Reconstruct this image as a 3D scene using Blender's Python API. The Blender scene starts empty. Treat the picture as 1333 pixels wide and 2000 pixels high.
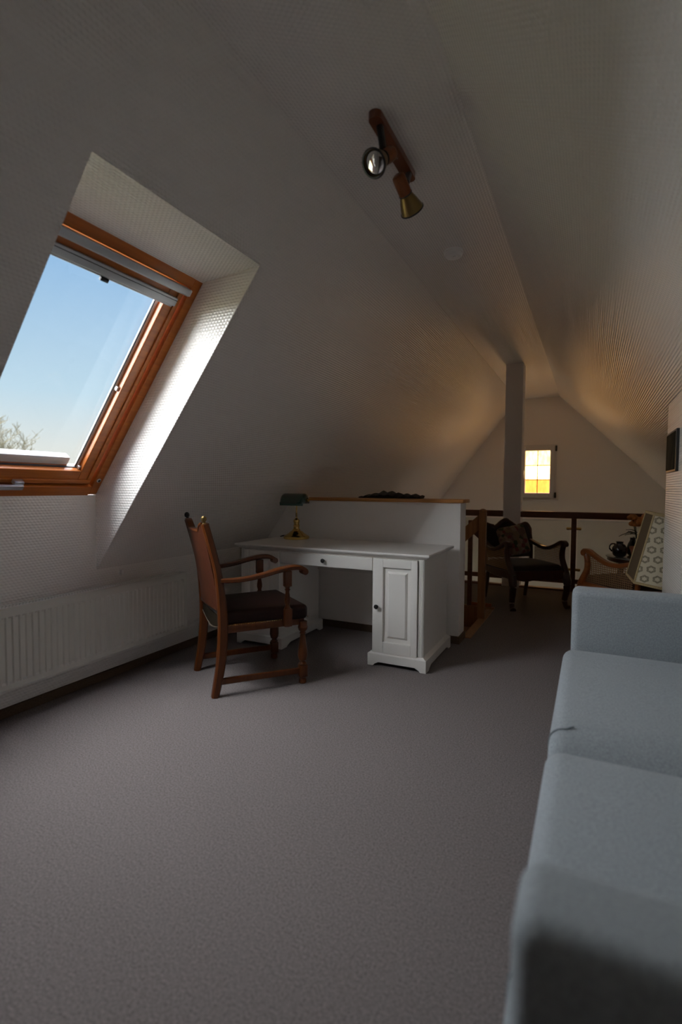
import bpy, math, random
from math import sin, cos, pi, radians, tan, atan2, sqrt
from mathutils import Vector, Matrix
random.seed(7)
SC = bpy.context.scene
COL = SC.collection

# ------------------------------------------------------------------ camera
F_PX, YAW, PITCH, ROLL, CAM_H = 1003.37, 0.452830, 0.0459824, 0.0065153, 1.16247
cd = bpy.data.cameras.new('camera')
cd.sensor_fit = 'HORIZONTAL'; cd.sensor_width = 36.0
cd.lens = F_PX / 1333 * 36.0
cd.clip_start = 0.05; cd.clip_end = 400
cd.dof.use_dof = True; cd.dof.focus_distance = 3.6; cd.dof.aperture_fstop = 2.2
cam = bpy.data.objects.new('camera', cd); COL.objects.link(cam)
_fw = Vector((-sin(YAW)*cos(PITCH), cos(YAW)*cos(PITCH), -sin(PITCH)))
_r = Vector((cos(YAW), sin(YAW), 0)); _u = _r.cross(_fw)
_r2 = cos(ROLL)*_r + sin(ROLL)*_u; _u2 = -sin(ROLL)*_r + cos(ROLL)*_u
cam.matrix_world = Matrix(((_r2.x, _u2.x, -_fw.x, 0), (_r2.y, _u2.y, -_fw.y, 0), (_r2.z, _u2.z, -_fw.z, CAM_H), (0, 0, 0, 1)))
SC.camera = cam

# ------------------------------------------------------------------ world, lights, exposure
SKY_STRENGTH = 1.0
w = bpy.data.worlds.new('sky'); SC.world = w; w.use_nodes = True
nt = w.node_tree; nt.nodes.clear()
tc = nt.nodes.new('ShaderNodeTexCoord'); sx = nt.nodes.new('ShaderNodeSeparateXYZ')
rp = nt.nodes.new('ShaderNodeValToRGB'); bg = nt.nodes.new('ShaderNodeBackground'); wo = nt.nodes.new('ShaderNodeOutputWorld')
nt.links.new(tc.outputs['Generated'], sx.inputs[0]); nt.links.new(sx.outputs['Z'], rp.inputs[0])
nt.links.new(rp.outputs[0], bg.inputs[0]); nt.links.new(bg.outputs[0], wo.inputs[0])
els = rp.color_ramp.elements
els[0].position = 0.0; els[0].color = (0.93, 0.90, 0.82, 1)
els[1].position = 1.0; els[1].color = (0.20, 0.40, 0.80, 1)
for pos, c in ((0.06, (0.87, 0.89, 0.86, 1)), (0.16, (0.60, 0.79, 0.93, 1)), (0.38, (0.32, 0.55, 0.86, 1))):
    e = els.new(pos); e.color = c
bg.inputs['Strength'].default_value = SKY_STRENGTH
w.cycles.sampling_method = 'MANUAL'; w.cycles.sample_map_resolution = 512
SC.view_settings.view_transform = 'Standard'; SC.view_settings.look = 'None'
SC.view_settings.gamma = 1.0; SC.view_settings.use_curve_mapping = False
SC.view_settings.exposure = 0.0
SC.cycles.max_bounces = 12; SC.cycles.diffuse_bounces = 8; SC.cycles.glossy_bounces = 4
SC.cycles.transparent_max_bounces = 12
SC.cycles.caustics_reflective = False; SC.cycles.caustics_refractive = False
SC.cycles.sample_clamp_indirect = 6.0
# the skylight opening guides daylight sampling (portal, gives no light of its own)
SL_X0, SL_Z0, SL_X1, SL_Z1 = -2.622, 1.116, -1.807, 2.202
SL_Y0, SL_Y1 = 1.161, 2.087
sl_len = sqrt((SL_X1-SL_X0)**2 + (SL_Z1-SL_Z0)**2)
SD = Vector(((SL_X1-SL_X0)/sl_len, 0, (SL_Z1-SL_Z0)/sl_len))      # up the slope
SN = Vector((-SD.z, 0, SD.x))                                     # outward
SB = Vector((SL_X0, 0, SL_Z0))
ld = bpy.data.lights.new('skylight_portal', 'AREA'); ld.shape = 'RECTANGLE'
ld.size = SL_Y1-SL_Y0; ld.size_y = sl_len; ld.cycles.is_portal = True
lo = bpy.data.objects.new('skylight_portal', ld); COL.objects.link(lo)
_p = SB + SD*(sl_len/2) + SN*0.16 + Vector((0, (SL_Y0+SL_Y1)/2, 0))
_z = SN; _x = Vector((0, 1, 0)); _y = _z.cross(_x)
lo.matrix_world = Matrix(((_x.x, _y.x, _z.x, _p.x), (_x.y, _y.y, _z.y, _p.y), (_x.z, _y.z, _z.z, _p.z), (0, 0, 0, 1)))

# added fill: very wide sun lamp on the skylight side, imitates a brighter sky
sd_ = bpy.data.lights.new('sky_fill_sun', 'SUN'); sd_.energy = 47.0; sd_.angle = radians(110); sd_.color = (0.93, 0.95, 1.0)
so_ = bpy.data.objects.new('sky_fill_sun', sd_); COL.objects.link(so_)
_el, _az = radians(35), radians(186)          # where it stands: azimuth measured from +X
_d = Vector((cos(_el)*cos(_az), cos(_el)*sin(_az), sin(_el)))
so_.rotation_euler = _d.to_track_quat('Z', 'Y').to_euler(); so_.location = _d*30

# ------------------------------------------------------------------ materials
def mat(name, base, rough=0.5, metal=0.0, spec=0.5, noise=None, bump=None, grain=None, weave=None, coat=0.0, emit=None, trans=0.0, sheen=0.0):
    """noise=(scale, amount) value mottling; bump=(scale, strength, distance); grain=(axis, scale, amount, dark) wood; weave=(period_u, period_v, distance)"""
    m = bpy.data.materials.new(name); m.use_nodes = True
    n = m.node_tree.nodes; l = m.node_tree.links; b = n['Principled BSDF']
    b.inputs['Base Color'].default_value = (*base, 1); b.inputs['Roughness'].default_value = rough
    b.inputs['Metallic'].default_value = metal; b.inputs['Specular IOR Level'].default_value = spec
    b.inputs['Coat Weight'].default_value = coat; b.inputs['Coat Roughness'].default_value = 0.12
    b.inputs['Transmission Weight'].default_value = trans
    if sheen: b.inputs['Sheen Weight'].default_value = sheen
    tc = n.new('ShaderNodeTexCoord')
    if noise:
        nz = n.new('ShaderNodeTexNoise'); nz.inputs['Scale'].default_value = noise[0]; nz.inputs['Detail'].default_value = 6; nz.inputs['Roughness'].default_value = 0.7
        l.new(tc.outputs['Object'], nz.inputs['Vector'])
        mx = n.new('ShaderNodeMix'); mx.data_type = 'RGBA'
        a = noise[1]
        mx.inputs[6].default_value = (*[c*(1-a) for c in base], 1); mx.inputs[7].default_value = (*[min(1, c*(1+a)) for c in base], 1)
        cr = n.new('ShaderNodeMapRange'); cr.inputs[1].default_value = 0.3; cr.inputs[2].default_value = 0.7
        l.new(nz.outputs['Fac'], cr.inputs[0]); l.new(cr.outputs[0], mx.inputs[0]); l.new(mx.outputs[2], b.inputs['Base Color'])
    if grain:
        ax, sc, am, dark = grain
        mp = n.new('ShaderNodeMapping'); s = [sc, sc, sc]; s[ax] = sc*0.06
        mp.inputs['Scale'].default_value = s
        nz = n.new('ShaderNodeTexNoise'); nz.inputs['Scale'].default_value = 1.0; nz.inputs['Detail'].default_value = 5; nz.inputs['Distortion'].default_value = 0.6
        l.new(tc.outputs['Object'], mp.inputs['Vector']); l.new(mp.outputs[0], nz.inputs['Vector'])
        cr = n.new('ShaderNodeMapRange'); cr.inputs[1].default_value = 0.35; cr.inputs[2].default_value = 0.68
        mx = n.new('ShaderNodeMix'); mx.data_type = 'RGBA'
        mx.inputs[6].default_value = (*base, 1); mx.inputs[7].default_value = (*[base[i]*(1-am)+dark[i]*am for i in range(3)], 1)
        l.new(nz.outputs['Fac'], cr.inputs[0]); l.new(cr.outputs[0], mx.inputs[0]); l.new(mx.outputs[2], b.inputs['Base Color'])
    if bump:
        nz = n.new('ShaderNodeTexNoise'); nz.inputs['Scale'].default_value = bump[0]; nz.inputs['Detail'].default_value = 4
        l.new(tc.outputs['Object'], nz.inputs['Vector'])
        bp = n.new('ShaderNodeBump'); bp.inputs['Strength'].default_value = bump[1]; bp.inputs['Distance'].default_value = bump[2]
        l.new(nz.outputs['Fac'], bp.inputs['Height']); l.new(bp.outputs[0], b.inputs['Normal'])
    if weave:
        pu, pv, dist = weave
        def M(op, a, bb=None):
            q = n.new('ShaderNodeMath'); q.operation = op
            for i, v in enumerate((a, bb)):
                if v is None: continue
                if isinstance(v, (int, float)): q.inputs[i].default_value = v
                else: l.new(v, q.inputs[i])
            return q.outputs[0]
        s = n.new('ShaderNodeSeparateXYZ'); l.new(tc.outputs['UV'], s.inputs[0])
        v = M('DIVIDE', s.outputs['Y'], pv); row = M('FLOOR', v)
        u = M('ADD', M('DIVIDE', s.outputs['X'], pu), M('MULTIPLY', row, 0.5))
        hv = M('ABSOLUTE', M('SINE', M('MULTIPLY', v, pi)))
        hu = M('ADD', M('MULTIPLY', M('SINE', M('MULTIPLY', u, 2*pi)), 0.32), 0.68)
        h = M('MULTIPLY', hv, hu)
        bp = n.new('ShaderNodeBump'); bp.inputs['Strength'].default_value = 1.0; bp.inputs['Distance'].default_value = dist
        l.new(h, bp.inputs['Height']); l.new(bp.outputs[0], b.inputs['Normal'])
    if emit:
        b.inputs['Emission Color'].default_value = (*emit[0], 1); b.inputs['Emission Strength'].default_value = emit[1]
    return m

def glass_mat(name, tint=(0.97, 0.985, 0.98), refl=1.45, rough=0.0):
    m = bpy.data.materials.new(name); m.use_nodes = True
    n = m.node_tree.nodes; l = m.node_tree.links; n.clear()
    o = n.new('ShaderNodeOutputMaterial'); t = n.new('ShaderNodeBsdfTransparent'); g = n.new('ShaderNodeBsdfGlossy')
    lw = n.new('ShaderNodeLayerWeight'); lw.inputs[0].default_value = 0.5; mx = n.new('ShaderNodeMixShader')
    t.inputs[0].default_value = (*tint, 1); g.inputs['Roughness'].default_value = rough
    p5 = n.new('ShaderNodeMath'); p5.operation = 'POWER'; p5.inputs[1].default_value = 5.0
    f = n.new('ShaderNodeMath'); f.operation = 'MULTIPLY_ADD'; f.inputs[1].default_value = 0.96; f.inputs[2].default_value = 0.04
    l.new(lw.outputs['Facing'], p5.inputs[0]); l.new(p5.outputs[0], f.inputs[0])
    l.new(f.outputs[0], mx.inputs[0]); l.new(t.outputs[0], mx.inputs[1]); l.new(g.outputs[0], mx.inputs[2]); l.new(mx.outputs[0], o.inputs[0])
    return m

WALLC = (0.90, 0.855, 0.805)
M_wall = mat('wallpaper', WALLC, 0.22, spec=0.8, weave=(0.0205, 0.0145, 0.0024))
M_plain = mat('wall_paint', (0.90, 0.86, 0.82), 0.7, spec=0.3)
M_carpet = mat('carpet', (0.205, 0.176, 0.168), 0.95, spec=0.1, noise=(150, 0.55), bump=(240, 0.6, 0.006))
M_base = mat('carpet_skirting', (0.13, 0.09, 0.06), 0.9, spec=0.1, noise=(150, 0.3))
M_white = mat('white_lacquer', (0.78, 0.745, 0.70), 0.35, spec=0.5, coat=0.15)
M_rad = mat('radiator_enamel', (0.74, 0.72, 0.66), 0.3, spec=0.5)
M_pine = mat('varnished_pine', (0.56, 0.165, 0.028), 0.3, spec=0.4, coat=0.2, grain=(1, 45, 0.45, (0.30, 0.07, 0.010)))
M_oakcap = mat('oak_ledge', (0.56, 0.25, 0.07), 0.4, grain=(0, 40, 0.6, (0.22, 0.08, 0.02)))
M_rail = mat('railing_wood', (0.15, 0.055, 0.022), 0.4, grain=(0, 40, 0.5, (0.07, 0.022, 0.01)))
M_newel = mat('stair_wood', (0.30, 0.13, 0.045), 0.45, grain=(2, 40, 0.6, (0.16, 0.06, 0.018)))
M_chair = mat('chair_oak', (0.125, 0.034, 0.007), 0.3, spec=0.3, coat=0.1, grain=(2, 50, 0.6, (0.065, 0.016, 0.0035)))
M_leather = mat('brown_leather', (0.020, 0.007, 0.0045), 0.45, spec=0.18, noise=(40, 0.25), bump=(300, 0.2, 0.001))
M_leather2 = mat('red_brown_leather', (0.075, 0.021, 0.009), 0.42, spec=0.22, noise=(25, 0.25), bump=(300, 0.2, 0.001))
M_hessian = mat('seat_underside_cloth', (0.022, 0.016, 0.010), 0.9, spec=0.05)
M_brass = mat('brass', (0.75, 0.50, 0.16), 0.16, metal=1.0)
M_oldbrass = mat('antique_brass', (0.27, 0.18, 0.07), 0.35, metal=1.0)
M_black = mat('black_metal', (0.018, 0.016, 0.015), 0.35, spec=0.5)
M_chrome = mat('mirror_reflector', (0.85, 0.85, 0.84), 0.06, metal=1.0)
M_green = mat('green_glass_shade', (0.012, 0.045, 0.032), 0.08, spec=0.6, coat=0.8)
M_lampin = mat('white_shade_lining', (0.55, 0.62, 0.60), 0.4)
M_alu = mat('grey_aluminium', (0.52, 0.54, 0.57), 0.4, metal=0.4)
M_silver = mat('silver_handle', (0.72, 0.74, 0.78), 0.28, metal=0.8)
M_sofa = mat('grey_blue_upholstery', (0.325, 0.355, 0.375), 0.9, spec=0.2, noise=(170, 0.26), bump=(420, 0.4, 0.0015), sheen=0.15)
M_seam = mat('grey_seam_piping', (0.22, 0.25, 0.27), 0.9, spec=0.2)
M_carved = mat('dark_carved_wood', (0.060, 0.019, 0.010), 0.32, coat=0.3, grain=(2, 50, 0.5, (0.028, 0.009, 0.005)))
M_carved2 = mat('reddish_carved_wood', (0.34, 0.10, 0.025), 0.3, coat=0.2, grain=(0, 50, 0.5, (0.11, 0.032, 0.010)))
M_velvet = mat('dark_velvet', (0.016, 0.010, 0.0085), 0.85, noise=(30, 0.3), sheen=0.2)
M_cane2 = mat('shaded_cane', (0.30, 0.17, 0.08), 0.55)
M_cane = mat('woven_cane', (0.44, 0.28, 0.15), 0.55)
M_glass = glass_mat('clear_glass')
M_railglass = glass_mat('balustrade_glass', (0.94, 0.96, 0.95))
M_spacer = mat('pale_glazing_bead', (0.75, 0.75, 0.72), 0.5)
M_gasket = mat('dark_gasket', (0.03, 0.03, 0.03), 0.6)
M_upvc = mat('white_window_frame', (0.72, 0.70, 0.69), 0.35)
M_plast = mat('white_plastic', (0.88, 0.85, 0.82), 0.45)
M_edge = mat('glass_edge_glint', (0.80, 0.82, 0.80), 0.12, spec=0.8)  # pale glass edge, its catch of light put into the colour
M_snow = mat('snow', (0.90, 0.92, 0.95), 0.8, noise=(20, 0.04))
M_bark = mat('pale_bark', (0.14, 0.12, 0.085), 0.9, noise=(8, 0.3))
M_twig = mat('bare_twigs', (0.17, 0.145, 0.10), 0.9)
M_ground = mat('winter_lawn', (0.22, 0.22, 0.12), 0.95, noise=(0.4, 0.3))
M_terra = mat('terracotta', (0.34, 0.11, 0.05), 0.7, noise=(30, 0.2))
M_vase = mat('black_ceramic', (0.012, 0.012, 0.014), 0.12, coat=0.5)
M_leaf = mat('dark_leaf', (0.016, 0.022, 0.014), 0.5, noise=(20, 0.3))
M_petal = mat('orange_bloom', (0.50, 0.17, 0.04), 0.6, noise=(25, 0.35))
M_knit = mat('dark_knitted_wool', (0.055, 0.043, 0.033), 0.95, noise=(120, 0.6), bump=(140, 1.0, 0.01))
M_shadeside = mat('tan_shade_cloth', (0.13, 0.09, 0.05), 0.85, noise=(120, 0.12))
M_braid = mat('gold_braid', (0.50, 0.38, 0.19), 0.7, noise=(200, 0.3), bump=(300, 0.6, 0.003))

def lace_mat():
    m = mat('white_lace', (0.72, 0.69, 0.60), 0.85)
    n = m.node_tree.nodes; l = m.node_tree.links; b = n['Principled BSDF']
    tc = n.new('ShaderNodeTexCoord'); mp = n.new('ShaderNodeMapping'); mp.inputs['Scale'].default_value = (1, 1, 1)
    l.new(tc.outputs['UV'], mp.inputs[0])
    s = n.new('ShaderNodeSeparateXYZ'); l.new(mp.outputs[0], s.inputs[0])
    def M(op, a, bb=None):
        q = n.new('ShaderNodeMath'); q.operation = op
        for i, v in enumerate((a, bb)):
            if v is None: continue
            if isinstance(v, (int, float)): q.inputs[i].default_value = v
            else: l.new(v, q.inputs[i])
        return q.outputs[0]
    # flower medallions on a staggered grid
    v = M('DIVIDE', s.outputs['Y'], 0.066); row = M('FLOOR', v)
    u = M('ADD', M('DIVIDE', s.outputs['X'], 0.076), M('MULTIPLY', row, 0.5))
    du = M('SUBTRACT', M('FRACT', u), 0.5); dv = M('SUBTRACT', M('FRACT', v), 0.5)
    r = M('SQRT', M('ADD', M('MULTIPLY', du, du), M('MULTIPLY', dv, dv)))
    ang = M('ARCTAN2', dv, du)
    pet = M('MULTIPLY', M('COSINE', M('MULTIPLY', ang, 6)), 0.03)
    rr = M('ADD', r, pet)
    ring = M('MULTIPLY', M('GREATER_THAN', rr, 0.19), M('LESS_THAN', rr, 0.37))
    nz = n.new('ShaderNodeTexNoise'); nz.inputs['Scale'].default_value = 130; l.new(tc.outputs['UV'], nz.inputs['Vector'])
    fac = M('MULTIPLY', ring, M('GREATER_THAN', nz.outputs['Fac'], 0.36))
    mx = n.new('ShaderNodeMix'); mx.data_type = 'RGBA'; l.new(fac, mx.inputs[0])
    mx.inputs[6].default_value = (0.70, 0.63, 0.47, 1); mx.inputs[7].default_value = (0.31, 0.265, 0.18, 1)
    l.new(mx.outputs[2], b.inputs['Base Color'])
    bp = n.new('ShaderNodeBump'); bp.inputs['Distance'].default_value = 0.003; bp.invert = True
    l.new(fac, bp.inputs['Height']); l.new(bp.outputs[0], b.inputs['Normal'])
    return m
M_lace = lace_mat()

def floral_mat():
    m = mat('floral_embroidery', (0.2, 0.14, 0.1), 0.9)
    n = m.node_tree.nodes; l = m.node_tree.links; b = n['Principled BSDF']
    tc = n.new('ShaderNodeTexCoord'); vo = n.new('ShaderNodeTexVoronoi'); vo.inputs['Scale'].default_value = 24
    l.new(tc.outputs['Object'], vo.inputs['Vector'])
    s = n.new('ShaderNodeSeparateColor'); l.new(vo.outputs['Color'], s.inputs[0])
    r = n.new('ShaderNodeValToRGB'); r.color_ramp.interpolation = 'CONSTANT'
    e = r.color_ramp.elements; e[0].color = (0.16, 0.10, 0.075, 1); e[1].position = 0.30; e[1].color = (0.22, 0.155, 0.11, 1)
    for p, c in ((0.5, (0.05, 0.07, 0.03, 1)), (0.62, (0.18, 0.05, 0.045, 1)), (0.74, (0.22, 0.15, 0.09, 1)), (0.88, (0.27, 0.20, 0.15, 1))):
        q = e.new(p); q.color = c
    l.new(s.outputs[0], r.inputs[0]); l.new(r.outputs[0], b.inputs['Base Color'])
    return m
M_floral = floral_mat()

def pane_mat(name, c1, c2, strength):
    """a steamed-up pane with the low winter sun behind it: a lit window"""
    m = bpy.data.materials.new(name); m.use_nodes = True
    n = m.node_tree.nodes; l = m.node_tree.links; n.clear()
    o = n.new('ShaderNodeOutputMaterial'); e = n.new('ShaderNodeEmission'); g = n.new('ShaderNodeBsdfGlossy'); ad = n.new('ShaderNodeAddShader')
    g.inputs['Color'].default_value = (0.05, 0.05, 0.05, 1)
    tc = n.new('ShaderNodeTexCoord'); mp = n.new('ShaderNodeMapping'); mp.inputs['Scale'].default_value = (14, 14, 5)
    nz = n.new('ShaderNodeTexNoise'); nz.inputs['Scale'].default_value = 1.6; nz.inputs['Detail'].default_value = 5
    l.new(tc.outputs['Object'], mp.inputs[0]); l.new(mp.outputs[0], nz.inputs['Vector'])
    cr = n.new('ShaderNodeMapRange'); cr.inputs[1].default_value = 0.36; cr.inputs[2].default_value = 0.64
    mx = n.new('ShaderNodeMix'); mx.data_type = 'RGBA'; mx.inputs[6].default_value = (*c1, 1); mx.inputs[7].default_value = (*c2, 1)
    l.new(nz.outputs['Fac'], cr.inputs[0]); l.new(cr.outputs[0], mx.inputs[0]); l.new(mx.outputs[2], e.inputs[0])
    e.inputs['Strength'].default_value = strength
    l.new(e.outputs[0], ad.inputs[0]); l.new(g.outputs[0], ad.inputs[1]); l.new(ad.outputs[0], o.inputs[0])
    return m
PANE_GLOW = 3.2
M_pane_top = pane_mat('sunlit_steamed_pane', (1.0, 0.56, 0.19), (1.0, 0.44, 0.10), 2.0*PANE_GLOW)
M_pane_mid = pane_mat('sun_glare_pane', (1.0, 0.66, 0.32), (1.0, 0.46, 0.13), 2.4*PANE_GLOW)
M_pane_low = pane_mat('amber_lit_pane', (1.0, 0.36, 0.06), (1.0, 0.29, 0.045), 0.9*PANE_GLOW)

# ------------------------------------------------------------------ mesh builder
class MB:
    def __init__(s): s.v = []; s.f = []
    def add(s, vs, fs):
        b = len(s.v); s.v.extend(Vector(p) for p in vs); s.f.extend([tuple(b+i for i in f) for f in fs]); return s
    def box(s, x0, x1, y0, y1, z0, z1):
        return s.add([(x0,y0,z0),(x1,y0,z0),(x1,y1,z0),(x0,y1,z0),(x0,y0,z1),(x1,y0,z1),(x1,y1,z1),(x0,y1,z1)],
                     [(0,3,2,1),(4,5,6,7),(0,1,5,4),(1,2,6,5),(2,3,7,6),(3,0,4,7)])
    def soft(s, x0, x1, y0, y1, z0, z1, r=0.004, k=2, inner=0, crown=0.0, fn=None):
        """box with rounded edges; inner adds grid lines; crown swells the faces"""
        c = Vector(((x0+x1)/2, (y0+y1)/2, (z0+z1)/2)); h = [(x1-x0)/2, (y1-y0)/2, (z1-z0)/2]
        r = min(r, min(h)*0.999)
        def axis(hh):
            edge = [hh-r+r*tan(radians(45)*i/k) for i in range(k+1)]
            a = edge[0]; mid = [-a + 2*a*i/(inner+1) for i in range(1, inner+1)] if a > 1e-6 else []
            return [-e for e in reversed(edge)] + mid + edge if a > 1e-6 else [-e for e in reversed(edge)][:-1] + edge
        A = [axis(hh) for hh in h]; idx = {}; vs = []; fs = []
        def vid(p):
            q = [max(-(h[i]-r), min(h[i]-r, p[i])) for i in range(3)]
            d = Vector([p[i]-q[i] for i in range(3)])
            if d.length > 1e-9: d = d.normalized()*r
            o = Vector(q) + d
            if crown:
                t = [min(1, abs(o[i])/h[i]) for i in range(3)]
                for i in range(3):
                    j, kk = (i+1) % 3, (i+2) % 3
                    if h[i] <= min(h)*1.001: o[i] += math.copysign(crown, o[i])*t[i]*(1-t[j]**2)*(1-t[kk]**2)
            key = tuple(round(x, 6) for x in o)
            if key not in idx: idx[key] = len(vs); vs.append(o)
            return idx[key]
        for ax in range(3):
            j, kk = (ax+1) % 3, (ax+2) % 3
            for sg in (-1, 1):
                for a in range(len(A[j])-1):
                    for b in range(len(A[kk])-1):
                        q = []
                        for (aa, bb) in ((a,b),(a+1,b),(a+1,b+1),(a,b+1)):
                            p = [0,0,0]; p[ax] = sg*h[ax]; p[j] = A[j][aa]; p[kk] = A[kk][bb]; q.append(vid(p))
                        if sg < 0: q.reverse()
                        q2 = [q[i] for i in range(4) if q[i] != q[i-1]]
                        if len(set(q2)) >= 3: fs.append(tuple(q2))
        out = [v + c for v in vs]
        if fn: out = [fn(v) for v in out]
        return s.add(out, fs)
    def prism(s, pts, axis, a, b):
        """polygon pts (2D) extruded along axis ('x','y','z') from a to b"""
        n = len(pts)
        def P(p, t): return {'x': (t, p[0], p[1]), 'y': (p[0], t, p[1]), 'z': (p[0], p[1], t)}[axis]
        vs = [P(p, a) for p in pts] + [P(p, b) for p in pts]
        area = sum(pts[i][0]*pts[(i+1) % n][1]-pts[(i+1) % n][0]*pts[i][1] for i in range(n))
        flip = (area > 0) != (axis == 'y')
        if b < a: flip = not flip
        fs = [tuple(range(n)), tuple(range(2*n-1, n-1, -1))] + [(i, n+i, n+(i+1) % n, (i+1) % n) for i in range(n)]
        if flip: fs = [tuple(reversed(f)) for f in fs]
        fs = [tuple(reversed(f)) for f in fs]
        return s.add(vs, fs)
    def lathe(s, prof, c=(0,0,0), axis=(0,0,1), n=20, cap=True):
        ax = Vector(axis).normalized(); t = Vector((1,0,0)) if abs(ax.x) < 0.9 else Vector((0,1,0))
        u = (t - ax*t.dot(ax)).normalized(); v = ax.cross(u); c = Vector(c); vs = []; fs = []
        for (r, z) in prof:
            for i in range(n):
                a = 2*pi*i/n; vs.append(c + ax*z + (u*cos(a)+v*sin(a))*max(r, 1e-5))
        for k in range(len(prof)-1):
            for i in range(n):
                j = (i+1) % n; fs.append((k*n+i, k*n+j, (k+1)*n+j, (k+1)*n+i))
        if cap: fs.append(tuple(reversed(range(n)))); fs.append(tuple((len(prof)-1)*n+i for i in range(n)))
        return s.add(vs, fs)
    def cyl(s, p, q, r, r2=None, n=14):
        p, q = Vector(p), Vector(q); d = q-p
        return s.lathe([(r, 0), (r2 if r2 is not None else r, d.length)], p, d, n)
    def tube(s, path, r, n=8, rect=None, up=(0,0,1)):
        """tube along a path; r one radius or a list; rect=(w,h) list/one for a rounded rectangular section (w sideways, h along up)"""
        P = [Vector(p) for p in path]; m = len(P); vs = []; fs = []; up = Vector(up)
        R = r if isinstance(r, (list, tuple)) else [r]*m
        for i in range(m):
            t = (P[min(i+1, m-1)]-P[max(i-1, 0)]).normalized()
            sd = t.cross(up)
            if sd.length < 1e-4: sd = t.cross(Vector((1,0,0)))
            sd.normalize(); un = sd.cross(t).normalized()
            if rect:
                wv, hv = rect[i] if isinstance(rect, list) else rect
                sec = []
                b = min(wv, hv)*0.22
                for (sxx, syy) in ((1,1),(-1,1),(-1,-1),(1,-1)):
                    a = (sxx*(wv/2-b), syy*hv/2); c2 = (sxx*wv/2, syy*(hv/2-b))
                    sec += [c2, a] if sxx*syy > 0 else [a, c2]
            else:
                sec = [(R[i]*cos(2*pi*k/n), R[i]*sin(2*pi*k/n)) for k in range(n)]
            for (a, b2) in sec: vs.append(P[i] + sd*a + un*b2)
        q = len(sec)
        for i in range(m-1):
            for k in range(q):
                j = (k+1) % q; fs.append((i*q+k, i*q+j, (i+1)*q+j, (i+1)*q+k))
        fs.append(tuple(reversed(range(q)))); fs.append(tuple((m-1)*q+k for k in range(q)))
        fs = [tuple(reversed(f)) for f in fs]
        return s.add(vs, fs)
    def ball(s, c, r, n=14, sq=(1,1,1)):
        c = Vector(c); k = max(6, n//2); vs = []; fs = []
        for i in range(k+1):
            th = pi*i/k
            for j in range(n):
                ph = 2*pi*j/n; vs.append(c + Vector((r*sq[0]*sin(th)*cos(ph), r*sq[1]*sin(th)*sin(ph), -r*sq[2]*cos(th))))
        for i in range(k):
            for j in range(n):
                jj = (j+1) % n; f = (i*n+j, i*n+jj, (i+1)*n+jj, (i+1)*n+j); fs.append(f)
        return s.add(vs, fs)
    def xf(s, fn): s.v = [Vector(fn(v)) for v in s.v]; return s
    def build(s, name, m, parent=None, smooth=30, uv=False, kind=None, origin=None):
        me = bpy.data.meshes.new(name)
        o0 = Vector(origin) if origin else (Vector(parent['_o']) if parent is not None and '_o' in parent else Vector((0,0,0)))
        me.from_pydata([tuple(v-o0) for v in s.v], [], s.f); me.validate(); me.update()
        if m: me.materials.append(m)
        if uv:
            L = me.uv_layers.new(name='uv')
            for p in me.polygons:
                n = p.normal
                t = Vector((0,1,0)) if abs(n.y) < 0.9 else Vector((1,0,0))
                t = (t-n*t.dot(n)).normalized(); bt = n.cross(t)
                if abs(bt.z) > 0.2 and bt.z < 0: bt = -bt
                for li in p.loop_indices:
                    q = me.vertices[me.loops[li].vertex_index].co + o0
                    L.data[li].uv = (q.dot(t), q.dot(bt))
        if smooth:
            for p in me.polygons: p.use_smooth = True
            me.set_sharp_from_angle(angle=radians(smooth))
        ob = bpy.data.objects.new(name, me); COL.objects.link(ob)
        if origin: ob.location = origin
        if parent is not None:
            ob.parent = parent
            if '_o' in parent: ob['_o'] = tuple(parent['_o'])
        if kind: ob['kind'] = kind
        return ob

def thing(name, label, cat, loc=(0,0,0), rz=0.0, group=None, world=True):
    o = bpy.data.objects.new(name, None); COL.objects.link(o); o.empty_display_size = 0.1
    o.location = loc; o.rotation_euler = (0, 0, rz); o['label'] = label; o['category'] = cat
    if group: o['group'] = group
    if world and rz == 0: o['_o'] = tuple(loc)   # parts are given in room coordinates
    return o
def tag(o, label, cat, group=None):
    o['label'] = label; o['category'] = cat
    if group: o['group'] = group
    return o
def struct(name, mb, m, parent=None, uv=True, smooth=None):
    o = mb.build(name, m, parent, smooth=smooth, uv=uv); o['kind'] = 'structure' if parent is None else 'structure'
    return o
def smooth_path(pts, k=6):
    P = [Vector(p) for p in pts]; out = []
    for i in range(len(P)-1):
        a, b, c, d = P[max(i-1,0)], P[i], P[i+1], P[min(i+2,len(P)-1)]
        for j in range(k):
            t = j/k
            out.append(0.5*((2*b)+(c-a)*t+(2*a-5*b+4*c-d)*t*t+(3*b-a-3*c+d)*t**3))
    out.append(P[-1]); return out

# ------------------------------------------------------------------ room shell
XL, XR = -2.622, 1.62            # knee walls
KL = 0.674                       # left knee height
TL = (2.228-0.674)/(2.622-1.452) # left slope
ZC = 2.645
CL = XL + (ZC-KL)/TL             # left ceiling crease
CR = -0.485
KR = ZC - (XR-CR)                # right slope 45 degrees
YF, YB = -2.7, 8.95              # wall behind the camera, gable
FY1 = 6.44                       # floor edge at the glass railing
ST_Y0, ST_Y1, ST_X = 4.0, 5.08, -0.865

fl = MB()
fl.box(XL-0.1, XR+0.1, YF-0.1, ST_Y0, -0.22, 0)
fl.box(ST_X, XR+0.1, ST_Y0, ST_Y1, -0.22, 0)
fl.box(XL-0.1, XR+0.1, ST_Y1, FY1, -0.22, 0)
struct('floor', fl, M_carpet, uv=False)
struct('floor_lower', MB().box(XL-0.1, XR+0.1, ST_Y0-1.2, YB+0.1, -2.7, -2.6), M_carpet, uv=False)

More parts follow.
